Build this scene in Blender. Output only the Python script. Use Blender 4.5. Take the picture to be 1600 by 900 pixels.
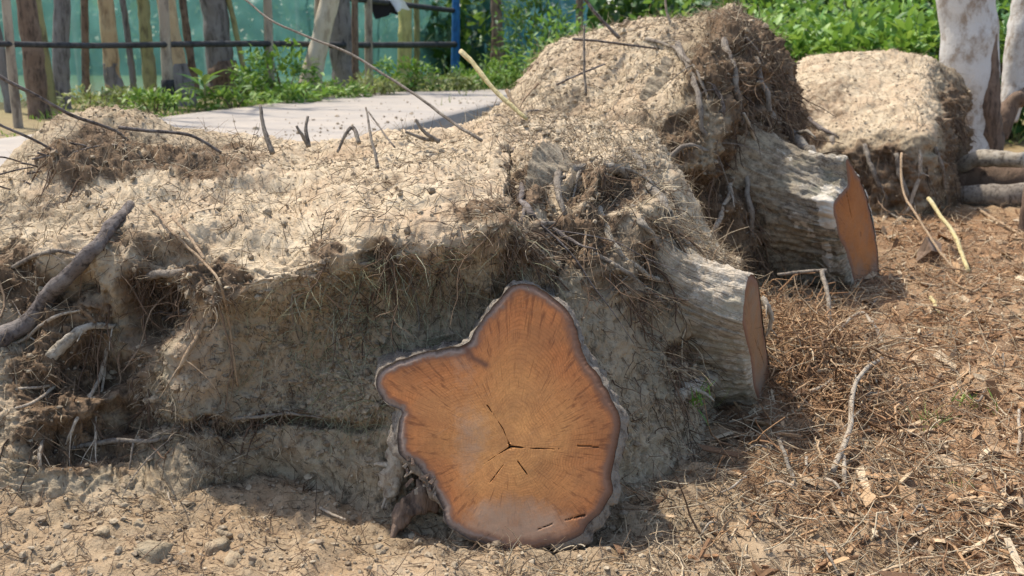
import bpy, math, random
import numpy as np
from mathutils import Vector

for o in list(bpy.data.objects):
    bpy.data.objects.remove(o, do_unlink=True)
scene = bpy.context.scene
C = scene.collection
RNG = np.random.default_rng(7)
random.seed(7)

# ------------------------------------------------------------------ camera
CAM_Z = 1.5
PITCH = math.radians(13.9)
FPX = 1537.0
cam_data = bpy.data.cameras.new('camera')
cam_data.sensor_width = 36.0
cam_data.lens = FPX / 1600.0 * 36.0
cam_data.clip_start = 0.05
cam_data.clip_end = 2000.0
cam_data.dof.use_dof = True
cam_data.dof.focus_distance = 3.3
cam_data.dof.aperture_fstop = 4.2
cam = bpy.data.objects.new('camera', cam_data)
cam.location = (0, 0, CAM_Z)
cam.rotation_euler = (math.pi / 2 - PITCH, 0, 0)
C.objects.link(cam)
scene.camera = cam

# ------------------------------------------------------------------ light
SUN_DIR = Vector((-0.36, 0.29, 0.88)).normalized()      # towards the sun
elev = math.asin(SUN_DIR.z)
world = bpy.data.worlds.new('World')
scene.world = world
world.use_nodes = True
wn = world.node_tree.nodes
wl = world.node_tree.links
wn.clear()
sky = wn.new('ShaderNodeTexSky')
sky.sky_type = 'NISHITA'
sky.sun_disc = False
sky.sun_elevation = elev
sky.sun_rotation = math.atan2(SUN_DIR.x, SUN_DIR.y)
sky.dust_density = 2.0
bgn = wn.new('ShaderNodeBackground')
bgn.inputs['Strength'].default_value = 0.15
outw = wn.new('ShaderNodeOutputWorld')
wl.new(sky.outputs[0], bgn.inputs[0])
wl.new(bgn.outputs[0], outw.inputs[0])
sd = bpy.data.lights.new('sun', 'SUN')
sd.energy = 3.0
sd.angle = math.radians(1.2)
sd.color = (1.0, 0.94, 0.85)
sun = bpy.data.objects.new('sun', sd)
sun.rotation_euler = SUN_DIR.to_track_quat('Z', 'Y').to_euler()
sun.location = (-6, 3, 10)
C.objects.link(sun)
scene.view_settings.view_transform = 'Standard'
scene.view_settings.look = 'None'
scene.view_settings.exposure = 0.92
scene.view_settings.gamma = 1.0
scene.view_settings.use_curve_mapping = False
scene.render.engine = 'CYCLES'

# ------------------------------------------------------------------ numbers
SP, CP = math.sin(PITCH), math.cos(PITCH)

def ray(px, py):
    dx = (px - 800.0) / FPX
    dy = (450.0 - py) / FPX
    return np.array([dx, CP + dy * SP, -SP + dy * CP])

def at(px, py, Y):
    d = ray(px, py)
    return np.array([0, 0, CAM_Z]) + d * (Y / d[1])

def at_z(px, py, z):
    d = ray(px, py)
    return np.array([0, 0, CAM_Z]) + d * ((z - CAM_Z) / d[2])

def on_plane(px, py, p0, n):
    d = ray(px, py)
    c = np.array([0, 0, CAM_Z])
    return c + d * (np.dot(p0 - c, n) / np.dot(d, n))

def unit(v):
    v = np.asarray(v, float)
    return v / np.maximum(np.linalg.norm(v, axis=-1, keepdims=True), 1e-9)

def sstep(a, b, x):
    t = np.clip((x - a) / (b - a), 0, 1)
    return t * t * (3 - 2 * t)

def _hash(ix, iy, iz, seed):
    h = (ix.astype(np.uint32) * np.uint32(374761393) + iy.astype(np.uint32) * np.uint32(668265263)
         + iz.astype(np.uint32) * np.uint32(2246822519) + np.uint32(seed * 3266489917 & 0xffffffff))
    h = (h ^ (h >> np.uint32(13))) * np.uint32(1274126177)
    h = (h ^ (h >> np.uint32(15))) * np.uint32(2654435761)
    h = h ^ (h >> np.uint32(16))
    return h.astype(np.float64) / 4294967295.0 * 2 - 1

def vnoise(p, seed=0):
    f = np.floor(p)
    i = f.astype(np.int64)
    t = p - f
    t = t * t * t * (t * (t * 6 - 15) + 10)
    out = 0
    for dx in (0, 1):
        wx = t[..., 0] if dx else 1 - t[..., 0]
        for dy in (0, 1):
            wy = t[..., 1] if dy else 1 - t[..., 1]
            for dz in (0, 1):
                wz = t[..., 2] if dz else 1 - t[..., 2]
                out = out + wx * wy * wz * _hash(i[..., 0] + dx, i[..., 1] + dy, i[..., 2] + dz, seed)
    return out

def fbm(p, freq, octv=3, seed=0, gain=0.5, ridged=False, stretch=(1, 1, 1)):
    p = np.asarray(p, float) * np.array(stretch)
    a, s, tot = 1.0, 0, 0
    for k in range(octv):
        n = vnoise(p * freq + 17.3 * k, seed + k)
        if ridged:
            n = 1 - 2 * np.abs(n)
        s = s + a * n
        tot += a
        a *= gain
        freq *= 2.03
    return s / tot

# ------------------------------------------------------------------ meshes
def mesh(name, V, F, mat=None, parent=None, attrs=None, smooth=True, label=None, cat=None, group=None, kind=None):
    """one mesh object out of arrays; F is an (n,3) or (n,4) array or a list of such arrays"""
    me = bpy.data.meshes.new(name)
    V = np.asarray(V, np.float32).reshape(-1, 3)
    Fl = F if isinstance(F, list) else [F]
    Fl = [np.asarray(f, np.int32) for f in Fl if len(f)]
    loops = np.concatenate([f.ravel() for f in Fl])
    tot = np.concatenate([np.full(len(f), f.shape[1], np.int32) for f in Fl])
    start = np.concatenate([[0], np.cumsum(tot)[:-1]]).astype(np.int32)
    me.vertices.add(len(V))
    me.vertices.foreach_set('co', V.ravel())
    me.loops.add(len(loops))
    me.loops.foreach_set('vertex_index', loops)
    me.polygons.add(len(tot))
    me.polygons.foreach_set('loop_start', start)
    me.polygons.foreach_set('loop_total', tot)
    me.update(calc_edges=True)
    me.validate()
    me.polygons.foreach_set('use_smooth', np.full(len(me.polygons), smooth, bool))
    for k, v in (attrs or {}).items():
        a = me.attributes.new(k, 'FLOAT', 'POINT')
        a.data.foreach_set('value', np.asarray(v, np.float32).ravel())
    if mat:
        me.materials.append(mat)
    o = bpy.data.objects.new(name, me)
    C.objects.link(o)
    if parent is not None:
        o.parent = parent
        if parent.parent is None:                       # vertices are in world coordinates; parts sit at the origin
            o.matrix_parent_inverse = parent.matrix_basis.inverted()
    tag(o, label, cat, group, kind)
    return o

def tag(o, label=None, cat=None, group=None, kind=None):
    for k, v in (('label', label), ('category', cat), ('group', group), ('kind', kind)):
        if v:
            o[k] = v
    return o

def thing(name, loc, label, cat, group=None):
    o = bpy.data.objects.new(name, None)
    o.empty_display_size = 0.1
    o.location = [float(v) for v in loc]
    C.objects.link(o)
    bpy.context.view_layer.update()
    return tag(o, label, cat, group)

def grid_faces(nu, nv, wrap=False):
    i = np.arange(nu - 1)[:, None]
    j = np.arange(nv if wrap else nv - 1)[None, :]
    a = i * nv + j
    b = i * nv + (j + 1) % nv
    return np.stack([a, b, b + nv, a + nv], -1).reshape(-1, 4)

def catmull(P, n):
    """P (m,...) -> dense samples, n per segment"""
    P = np.asarray(P, float)
    m = len(P)
    Q = np.concatenate([[2 * P[0] - P[1]], P, [2 * P[-1] - P[-2]]])
    out = []
    for i in range(m - 1):
        t = np.linspace(0, 1, n, endpoint=False)
        t = t.reshape((-1,) + (1,) * (P.ndim - 1))
        p0, p1, p2, p3 = Q[i], Q[i + 1], Q[i + 2], Q[i + 3]
        out.append(0.5 * (2 * p1 + (p2 - p0) * t + (2 * p0 - 5 * p1 + 4 * p2 - p3) * t ** 2
                          + (-p0 + 3 * p1 - 3 * p2 + p3) * t ** 3))
    out.append(P[-1:])
    return np.concatenate(out)

def grid_normals(G):
    du = np.gradient(G, axis=0)
    dv = np.gradient(G, axis=1)
    return unit(np.cross(dv, du))

def tube_arrays(P, R, sides=8, wob=0.0, seed=0, caps=True):
    P = np.asarray(P, float)
    n = len(P)
    T = unit(np.gradient(P, axis=0))
    ref = np.array([0.0, 0, 1]) if abs(T[:, 2]).mean() < 0.8 else np.array([1.0, 0, 0])
    U = unit(np.cross(T, ref))
    W = np.cross(U, T)
    a = np.linspace(0, 2 * math.pi, sides, endpoint=False)
    R = np.broadcast_to(np.asarray(R, float), (n,))
    ring = U[:, None] * np.cos(a)[None, :, None] + W[:, None] * np.sin(a)[None, :, None]
    V = P[:, None] + ring * R[:, None, None]
    if wob:
        d = fbm(V, 1.6 / max(R.mean(), 1e-3) * 0.5, 2, seed)
        V = V + ring * (d * R[:, None] * wob)[..., None]
    F = grid_faces(n, sides, wrap=True)
    V = V.reshape(-1, 3)
    if caps:
        c0, c1 = len(V), len(V) + 1
        V = np.concatenate([V, [P[0]], [P[-1]]])
        j = np.arange(sides)
        k = (j + 1) % sides
        t0 = np.stack([np.full(sides, c0), k, j], -1)
        b = (n - 1) * sides
        t1 = np.stack([np.full(sides, c1), b + j, b + k], -1)
        return V, [F, np.concatenate([t0, t1])]
    return V, [F]

def fibres(P, D, L, R, K=6, curl=0.5, grav=0.0, S=3, seed=1):
    """many thin bent strands in one go: P start, D direction, L length, R radius"""
    rng = np.random.default_rng(seed)
    N = len(P)
    D = unit(D)
    pts = [P]
    d = D.copy()
    drift = rng.normal(0, 1, (N, 3)) * curl
    for k in range(K - 1):
        d = unit(d + drift / K + rng.normal(0, 1, (N, 3)) * curl * 0.35 + np.array([0, 0, -grav / K]))
        pts.append(pts[-1] + d * (L / (K - 1))[:, None])
    P_ = np.stack(pts, 1)
    T = unit(np.gradient(P_, axis=1))
    ref = unit(rng.normal(0, 1, (N, 1, 3)))
    U = unit(np.cross(T, ref))
    W = np.cross(U, T)
    a = np.linspace(0, 2 * math.pi, S, endpoint=False)
    rad = R[:, None] * np.linspace(1, 0.35, K)[None]
    V = P_[:, :, None] + (U[:, :, None] * np.cos(a)[None, None, :, None] + W[:, :, None] * np.sin(a)[None, None, :, None]) * rad[:, :, None, None]
    F = grid_faces(K, S, wrap=True)
    F = (F[None] + (np.arange(N) * K * S)[:, None, None]).reshape(-1, 4)
    rnd = np.repeat(rng.random(N), K * S)
    return V.reshape(-1, 3), F, rnd

ICO_V = None
def ico(sub):
    import bmesh
    bm = bmesh.new()
    bmesh.ops.create_icosphere(bm, subdivisions=sub, radius=1)
    V = np.array([v.co[:] for v in bm.verts])
    F = np.array([[v.index for v in f.verts] for f in bm.faces])
    bm.free()
    return V, F

def rot_mats(N, rng):
    q = unit(rng.normal(0, 1, (N, 4)))
    w, x, y, z = q.T
    return np.stack([np.stack([1 - 2 * (y * y + z * z), 2 * (x * y - z * w), 2 * (x * z + y * w)], -1),
                     np.stack([2 * (x * y + z * w), 1 - 2 * (x * x + z * z), 2 * (y * z - x * w)], -1),
                     np.stack([2 * (x * z - y * w), 2 * (y * z + x * w), 1 - 2 * (x * x + y * y)], -1)], 1)

def lumps(P, R, seed=1, sub=1, flat=0.75):
    rng = np.random.default_rng(seed)
    N = len(P)
    V0, F0 = ico(sub)
    V = V0[None] * np.ones((N, 1, 1))
    off = rng.random((N, 1, 3)) * 100
    V = V * (1 + 0.75 * fbm(V * 1.2 + off, 1.3, 2, seed))[..., None]
    V = np.einsum('nij,nkj->nki', rot_mats(N, rng), V)
    V = V * (rng.uniform(0.7, 1.25, (N, 1, 3)) * np.array([1, 1, flat]))
    V = V * R[:, None, None] + P[:, None]
    F = (F0[None] + (np.arange(N) * len(V0))[:, None, None]).reshape(-1, 3)
    return V.reshape(-1, 3), F, np.repeat(rng.random(N), len(V0))

def chips(P, Nn, L, W, T, seed=1, tilt=0.35):
    """thin splinter-like flakes lying near a surface"""
    rng = np.random.default_rng(seed)
    N = len(P)
    up = unit(Nn + rng.normal(0, tilt, (N, 3)))
    a = unit(np.cross(up, rng.normal(0, 1, (N, 3))))
    b = np.cross(up, a)
    sx = np.array([-1, 1, 1, -1, -1, 1, 1, -1.0])
    sy = np.array([-1, -1, 1, 1, -1, -1, 1, 1.0])
    sz = np.array([0, 0, 0, 0, 1, 1, 1, 1.0])
    jx = rng.uniform(0.6, 1.2, (N, 8)); jy = rng.uniform(0.35, 1.2, (N, 8))
    bend = rng.normal(0, 0.15, (N, 1)) * (sx[None] * 1.0) ** 2
    V = (P[:, None] + a[:, None] * (sx * jx * 0.5 * L[:, None])[..., None]
         + b[:, None] * (sy * jy * 0.5 * W[:, None])[..., None]
         + up[:, None] * (sz * T[:, None] + bend * L[:, None])[..., None])
    F0 = np.array([[0, 3, 2, 1], [4, 5, 6, 7], [0, 1, 5, 4], [1, 2, 6, 5], [2, 3, 7, 6], [3, 0, 4, 7]])
    F = (F0[None] + (np.arange(N) * 8)[:, None, None]).reshape(-1, 4)
    return V.reshape(-1, 3), F, np.repeat(rng.random(N), 8)

def leaf_arrays(P, D, Nn, L, W, seed=1, bend=0.25):
    """pointed leaves folded along the midrib: P base, D direction, Nn upward side"""
    rng = np.random.default_rng(seed)
    N = len(P)
    D = unit(D)
    S = unit(np.cross(D, Nn))
    Up = np.cross(S, D)
    u = np.array([0, .33, .33, .33, .72, .72, .72, 1.0])
    s = np.array([0, -.5, 0, .5, -.36, 0, .36, 0])
    lift = np.array([0, .12, 0, .12, .08, 0, .08, 0])
    V = (P[:, None] + D[:, None] * (u[None] * L[:, None])[..., None] + S[:, None] * (s[None] * W[:, None])[..., None]
         + Up[:, None] * (lift[None] * W[:, None] - (u ** 2)[None] * (bend * L)[:, None])[..., None])
    F4 = np.array([[1, 2, 5, 4], [2, 3, 6, 5]])
    F3 = np.array([[0, 2, 1], [0, 3, 2], [4, 5, 7], [5, 6, 7]])
    off = (np.arange(N) * 8)[:, None, None]
    return V.reshape(-1, 3), [(F4[None] + off).reshape(-1, 4), (F3[None] + off).reshape(-1, 3)], np.repeat(rng.random(N), 8)

# ------------------------------------------------------------------ materials
class NT:
    def __init__(self, name):
        self.m = bpy.data.materials.new(name)
        self.m.use_nodes = True
        self.t = self.m.node_tree
        self.t.nodes.clear()
        self.out = self.t.nodes.new('ShaderNodeOutputMaterial')
        self.b = self.t.nodes.new('ShaderNodeBsdfPrincipled')
        self.t.links.new(self.b.outputs[0], self.out.inputs[0])
        self.b.inputs['Specular IOR Level'].default_value = 0.2
        self.b.inputs['Roughness'].default_value = 0.9
        self.co = self.t.nodes.new('ShaderNodeNewGeometry').outputs['Position']
    def n(self, t, **kw):
        x = self.t.nodes.new(t)
        for k, v in kw.items():
            setattr(x, k, v)
        return x
    def link(self, a, b):
        self.t.links.new(a, b)
    def put(self, sock, v):
        if isinstance(v, bpy.types.NodeSocket):
            self.link(v, sock)
        else:
            sock.default_value = v
    def attr(self, name):
        return self.n('ShaderNodeAttribute', attribute_name=name).outputs['Fac']
    def noise(self, scale, detail=4, rough=0.6, stretch=None, dist=0.0, vec=None):
        x = self.n('ShaderNodeTexNoise')
        v = vec or self.co
        if stretch:
            mp = self.n('ShaderNodeMapping')
            mp.inputs['Scale'].default_value = stretch
            self.link(v, mp.inputs[0])
            v = mp.outputs[0]
        self.link(v, x.inputs['Vector'])
        x.inputs['Scale'].default_value = scale
        x.inputs['Detail'].default_value = detail
        x.inputs['Roughness'].default_value = rough
        x.inputs['Distortion'].default_value = dist
        return x.outputs['Fac']
    def ramp(self, fac, stops, interp='LINEAR'):
        r = self.n('ShaderNodeValToRGB')
        r.color_ramp.interpolation = interp
        e = r.color_ramp.elements
        while len(e) < len(stops):
            e.new(0.5)
        for k, (p, c) in enumerate(stops):
            e[k].position = p
            e[k].color = (c, c, c, 1) if isinstance(c, (int, float)) else (*c, 1)
        self.link(fac, r.inputs[0])
        return r.outputs['Color']
    def mix(self, f, a, b, mode='MIX'):
        x = self.n('ShaderNodeMix', data_type='RGBA', blend_type=mode)
        self.put(x.inputs[0], f)
        self.put(x.inputs[6], a if isinstance(a, bpy.types.NodeSocket) else (*a, 1))
        self.put(x.inputs[7], b if isinstance(b, bpy.types.NodeSocket) else (*b, 1))
        return x.outputs[2]
    def math(self, op, a, b=0.0, clamp=False):
        x = self.n('ShaderNodeMath', operation=op, use_clamp=clamp)
        self.put(x.inputs[0], a)
        self.put(x.inputs[1], b)
        return x.outputs[0]
    def bump(self, h, strength=0.5, dist=0.01):
        x = self.n('ShaderNodeBump')
        x.inputs['Strength'].default_value = strength
        x.inputs['Distance'].default_value = dist
        self.link(h, x.inputs['Height'])
        self.link(x.outputs[0], self.b.inputs['Normal'])
    def color(self, c):
        self.put(self.b.inputs['Base Color'], c if isinstance(c, bpy.types.NodeSocket) else (*c, 1))

SAND = (0.56, 0.455, 0.31)
SAND2 = (0.43, 0.33, 0.215)
EARTH = (0.325, 0.25, 0.16)
EARTH2 = (0.125, 0.095, 0.062)
RUST = (0.25, 0.135, 0.065)

def soil_material(name, ground=False):
    m = NT(name)
    big = m.noise(3.0, 5, 0.6)
    mid = m.noise(14, 5, 0.65)
    fine = m.noise(75, 4, 0.7)
    sand = m.mix(m.ramp(mid, [(0.38, 0.0), (0.64, 1.0)]), SAND, SAND2)
    sand = m.mix(m.ramp(fine, [(0.30, 0.5), (0.44, 0.0)]), sand, (0.26, 0.19, 0.12))
    sand = m.mix(m.ramp(big, [(0.46, 0.0), (0.64, 0.6)]), sand, (0.40, 0.275, 0.17))
    earth = m.mix(m.ramp(mid, [(0.35, 0.0), (0.65, 1.0)]), EARTH, (0.40, 0.315, 0.205))
    earth = m.mix(m.ramp(m.noise(30, 5, 0.75, (1, 1, 0.7)), [(0.36, 0.9), (0.50, 0.0)]), earth, EARTH2)
    earth = m.mix(m.ramp(big, [(0.5, 0.0), (0.68, 0.55)]), earth, (0.285, 0.245, 0.165))
    earth = m.mix(m.ramp(m.noise(9, 4, 0.6), [(0.56, 0.0), (0.7, 0.6)]), earth, (0.27, 0.17, 0.095))
    s = m.math('ADD', m.attr('sand'), m.math('MULTIPLY', m.math('SUBTRACT', mid, 0.5), 0.9))
    s = m.math('ADD', s, m.math('MULTIPLY', m.math('SUBTRACT', fine, 0.5), 0.5))
    col = m.mix(m.ramp(s, [(0.3, 0.0), (0.7, 1.0)]), earth, sand)
    if not ground:
        rt = m.math('ADD', m.attr('roots'), m.math('MULTIPLY', m.math('SUBTRACT', mid, 0.5), 0.8))
        fib = m.noise(42, 5, 0.75, (1, 1, 0.22), 0.6)
        mat_ = m.mix(m.ramp(fib, [(0.36, 0.0), (0.62, 1.0)]), (0.052, 0.034, 0.022), (0.215, 0.14, 0.082))
        mat_ = m.mix(m.ramp(big, [(0.5, 0.0), (0.66, 0.5)]), mat_, (0.30, 0.215, 0.14))
        col = m.mix(m.ramp(rt, [(0.3, 0.0), (0.65, 0.95)]), col, mat_)
    if ground:
        col = m.mix(m.ramp(m.noise(5, 5, 0.7), [(0.3, 0.8), (0.62, 0.25)]), col, (0.31, 0.205, 0.115))
        col = m.mix(m.ramp(m.noise(60, 4, 0.75), [(0.36, 0.7), (0.47, 0.0)]), col, (0.10, 0.07, 0.042))
        lit = m.math('ADD', m.attr('litter'), m.math('MULTIPLY', m.math('SUBTRACT', mid, 0.5), 0.8))
        rust = m.mix(m.ramp(fine, [(0.35, 0.0), (0.65, 1.0)]), (0.10, 0.056, 0.032), (0.36, 0.21, 0.11))
        rust = m.mix(m.ramp(big, [(0.42, 0.0), (0.62, 0.6)]), rust, (0.38, 0.27, 0.165))
        col = m.mix(m.ramp(lit, [(0.3, 0.0), (0.7, 1.0)]), col, rust)
        green = m.mix(m.ramp(mid, [(0.35, 0.0), (0.65, 1.0)]), (0.06, 0.10, 0.025), (0.16, 0.20, 0.05))
        col = m.mix(m.attr('grass'), col, green)
    m.color(col)
    m.b.inputs['Roughness'].default_value = 0.95
    m.b.inputs['Specular IOR Level'].default_value = 0.08
    h = m.math('ADD', m.math('MULTIPLY', m.noise(45, 4, 0.7), 1.0), m.math('MULTIPLY', m.noise(160, 3, 0.7), 0.5))
    m.bump(h, 0.8, 0.012)
    return m.m

def strand_material(name, stops, rough=0.85):
    m = NT(name)
    c = m.ramp(m.attr('rnd'), stops)
    c = m.mix(m.ramp(m.noise(120, 2), [(0.3, 0.55), (0.7, 0.0)]), c, (0.06, 0.045, 0.03))
    m.color(c)
    m.b.inputs['Roughness'].default_value = rough
    return m.m

def bark_material(name, base, dark, pale, scale=22, stretch=(1, 1, 0.25), patch=0.5, rough=0.9):
    m = NT(name)
    a = m.noise(scale, 5, 0.7, stretch)
    b = m.noise(scale * 0.3, 4, 0.6)
    c = m.mix(m.ramp(a, [(0.36, 1.0), (0.52, 0.0)]), base, dark)
    c = m.mix(m.ramp(b, [(0.5, 0.0), (0.66, patch)]), c, pale)
    m.color(c)
    m.b.inputs['Roughness'].default_value = rough
    m.bump(m.math('ADD', a, m.math('MULTIPLY', m.noise(scale * 4, 3, 0.7, stretch), 0.5)), 0.7, 0.015)
    return m.m

def leaf_material(name, stops):
    m = NT(name)
    c = m.ramp(m.attr('rnd'), stops)
    c = m.mix(m.math('MULTIPLY', m.noise(3.0, 2), 0.25), c, (0.05, 0.09, 0.02))
    m.color(c)
    m.b.inputs['Roughness'].default_value = 0.5
    m.b.inputs['Specular IOR Level'].default_value = 0.35
    tr = m.n('ShaderNodeBsdfTranslucent')
    m.link(m.mix(0.3, c, (0.3, 0.4, 0.03)), tr.inputs[0])
    mx = m.n('ShaderNodeMixShader')
    mx.inputs[0].default_value = 0.3
    m.link(m.b.outputs[0], mx.inputs[1])
    m.link(tr.outputs[0], mx.inputs[2])
    m.link(mx.outputs[0], m.out.inputs[0])
    return m.m

M = {}
M['soil'] = soil_material('soil')
M['ground'] = soil_material('ground_soil', True)
M['rootlet'] = strand_material('rootlets', [(0.0, (0.06, 0.038, 0.026)), (0.4, (0.155, 0.095, 0.058)), (0.75, (0.27, 0.18, 0.11)), (1.0, (0.42, 0.33, 0.22))])
M['straw'] = strand_material('straw', [(0.0, (0.10, 0.07, 0.045)), (0.35, (0.26, 0.18, 0.11)), (0.6, (0.45, 0.35, 0.22)), (1.0, (0.60, 0.50, 0.34))])
M['litter'] = strand_material('litter', [(0.0, (0.12, 0.065, 0.035)), (0.25, (0.34, 0.185, 0.09)), (0.6, (0.52, 0.33, 0.175)), (1.0, (0.66, 0.53, 0.35))])
M['dry_grass'] = strand_material('dry_grass', [(0.0, (0.22, 0.22, 0.12)), (0.5, (0.36, 0.36, 0.21)), (1.0, (0.50, 0.48, 0.32))])
M['crumb'] = strand_material('crumbs', [(0.0, (0.26, 0.195, 0.13)), (0.4, (0.38, 0.30, 0.20)), (0.8, (0.44, 0.35, 0.235)), (1.0, (0.54, 0.44, 0.30))], 0.95)
M['bark_dusty'] = bark_material('bark_dusty', (0.36, 0.31, 0.235), (0.13, 0.105, 0.075), (0.52, 0.47, 0.39), 26, (1, 1, 1))
def stump_bark(name, base, dark, pale, moss):
    """bark with furrows running along the stem; bare marks where it has torn off and left pale wood"""
    m = NT(name)
    cv = m.n('ShaderNodeCombineXYZ')
    m.link(m.attr('along'), cv.inputs[0]); m.link(m.attr('around'), cv.inputs[1])
    fur = m.noise(1.0, 6, 0.70, (6, 120, 1), 0.3, cv.outputs[0])
    sp = m.noise(24, 5, 0.7)
    c = m.mix(m.ramp(fur, [(0.38, 1.0), (0.52, 0.0)]), base, dark)
    c = m.mix(m.ramp(m.noise(55, 4, 0.75), [(0.40, 0.8), (0.50, 0.0)]), c, dark)
    c = m.mix(m.ramp(sp, [(0.50, 0.0), (0.66, 0.7)]), c, pale)
    c = m.mix(m.ramp(m.noise(7, 4, 0.65), [(0.48, 0.0), (0.66, 0.8)]), c, moss)
    run = m.math('ADD', m.attr('along'), m.math('MULTIPLY', m.math('SUBTRACT', m.noise(10, 5, 0.7), 0.5), 0.55))
    dirt = m.mix(m.ramp(m.noise(26, 5, 0.75), [(0.36, 0.0), (0.6, 1.0)]), (0.15, 0.11, 0.07), (0.43, 0.345, 0.23))
    c = m.mix(m.ramp(run, [(0.16, 0.0), (0.34, 0.9)]), c, dirt)
    b = m.math('ADD', m.attr('bare'), m.math('MULTIPLY', m.math('SUBTRACT', m.noise(6, 4, 0.6), 0.5), 1.6))
    c = m.mix(m.ramp(b, [(0.44, 0.0), (0.5, 1.0)]), c, (0.62, 0.55, 0.44))
    m.color(c)
    m.bump(m.math('ADD', m.math('MULTIPLY', fur, 1.0), m.math('MULTIPLY', m.noise(90, 3, 0.7), 0.7)), 0.8, 0.015)
    return m.m
M['bark_stump'] = stump_bark('bark_stump', (0.56, 0.47, 0.35), (0.27, 0.21, 0.145), (0.68, 0.60, 0.47), (0.42, 0.37, 0.26))
M['bark_mossy'] = stump_bark('bark_mossy', (0.36, 0.31, 0.235), (0.13, 0.105, 0.078), (0.52, 0.46, 0.36), (0.24, 0.225, 0.145))
M['bark_root'] = bark_material('bark_root', (0.24, 0.20, 0.155), (0.085, 0.065, 0.05), (0.38, 0.32, 0.24), 40, (1, 1, 0.5))
M['bark_grey'] = bark_material('bark_grey', (0.24, 0.205, 0.16), (0.075, 0.06, 0.045), (0.38, 0.335, 0.265), 30, (1, 1, 0.5))
M['dead_wood'] = bark_material('dead_wood', (0.165, 0.135, 0.115), (0.045, 0.035, 0.03), (0.33, 0.29, 0.25), 45, (1, 1, 1))
M['pale_root'] = bark_material('pale_root', (0.46, 0.38, 0.28), (0.22, 0.16, 0.11), (0.58, 0.51, 0.40), 60, (1, 1, 0.5))
M['tan_stick'] = bark_material('tan_stick', (0.40, 0.28, 0.17), (0.18, 0.12, 0.075), (0.50, 0.38, 0.24), 60, (1, 1, 0.5))
M['yellow_stick'] = bark_material('yellow_stick', (0.58, 0.48, 0.24), (0.36, 0.28, 0.13), (0.66, 0.58, 0.36), 40, (1, 1, 0.5))
M['white_bark'] = bark_material('white_bark', (0.56, 0.53, 0.48), (0.30, 0.235, 0.175), (0.64, 0.62, 0.58), 7, (1, 1, 0.7), 0.6)
M['brown_bark'] = bark_material('brown_bark', (0.17, 0.115, 0.08), (0.06, 0.042, 0.032), (0.28, 0.2, 0.14), 18)
M['tan_bark'] = bark_material('tan_bark', (0.47, 0.34, 0.19), (0.24, 0.16, 0.09), (0.56, 0.45, 0.28), 9, (1, 1, 0.3))
M['olive_bark'] = bark_material('olive_bark', (0.27, 0.25, 0.11), (0.13, 0.11, 0.06), (0.36, 0.32, 0.17), 9, (1, 1, 0.3))
M['pale_bark'] = bark_material('pale_bark', (0.52, 0.45, 0.33), (0.30, 0.24, 0.17), (0.60, 0.55, 0.44), 7, (1, 1, 0.3))
M['grey_bark'] = bark_material('grey_bark', (0.20, 0.18, 0.165), (0.075, 0.065, 0.06), (0.31, 0.29, 0.27), 14, (1, 1, 0.2))
M['yellow_bark'] = bark_material('yellow_bark', (0.50, 0.43, 0.17), (0.30, 0.25, 0.10), (0.58, 0.50, 0.26), 6, (1, 1, 0.3))
M['bamboo'] = bark_material('bamboo', (0.33, 0.27, 0.20), (0.14, 0.11, 0.085), (0.44, 0.38, 0.29), 12)
M['dark_rail'] = bark_material('dark_rail', (0.045, 0.045, 0.045), (0.02, 0.02, 0.02), (0.08, 0.075, 0.07), 12)
M['blue_paint'] = bark_material('blue_paint', (0.03, 0.13, 0.33), (0.02, 0.06, 0.15), (0.05, 0.2, 0.4), 12)
M['leaf'] = leaf_material('leaf', [(0.0, (0.05, 0.13, 0.022)), (0.4, (0.13, 0.29, 0.04)), (1.0, (0.33, 0.48, 0.09))])
M['leaf_dark'] = leaf_material('leaf_dark', [(0.0, (0.025, 0.07, 0.022)), (0.6, (0.06, 0.15, 0.035)), (1.0, (0.13, 0.25, 0.06))])
M['leaf_light'] = leaf_material('leaf_light', [(0.0, (0.11, 0.22, 0.035)), (0.5, (0.21, 0.36, 0.06)), (1.0, (0.36, 0.46, 0.12))])
M['grass'] = leaf_material('grass', [(0.0, (0.16, 0.18, 0.06)), (0.5, (0.24, 0.29, 0.09)), (1.0, (0.40, 0.38, 0.18))])

def road_material():
    m = NT('road_concrete')
    c = m.mix(m.noise(2.5, 5, 0.6), (0.285, 0.25, 0.21), (0.36, 0.32, 0.27))
    c = m.mix(m.ramp(m.noise(1.6, 6, 0.7), [(0.44, 0.0), (0.66, 0.85)]), c, (0.40, 0.34, 0.27))
    m.color(c)
    m.bump(m.noise(60, 3), 0.3, 0.01)
    return m.m
M['road'] = road_material()

def net_material(name, col, dens):
    m = NT(name)
    c = m.mix(m.noise(1.4, 3), col, tuple(v * 0.6 for v in col))
    m.color(c)
    tr = m.n('ShaderNodeBsdfTransparent')
    tl = m.n('ShaderNodeBsdfTranslucent')
    m.link(c, tl.inputs[0])
    a = m.n('ShaderNodeMixShader'); a.inputs[0].default_value = 0.45
    m.link(m.b.outputs[0], a.inputs[1]); m.link(tl.outputs[0], a.inputs[2])
    b = m.n('ShaderNodeMixShader')
    m.link(m.math('MULTIPLY', m.ramp(m.noise(1.0, 3), [(0.35, 0.75), (0.65, 1.0)]), dens), b.inputs[0])
    m.link(tr.outputs[0], b.inputs[1]); m.link(a.outputs[0], b.inputs[2])
    m.link(b.outputs[0], m.out.inputs[0])
    return m.m
M['net_teal'] = net_material('net_teal', (0.17, 0.40, 0.36), 0.76)
M['net_blue'] = net_material('net_blue', (0.10, 0.31, 0.37), 0.85)

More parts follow.
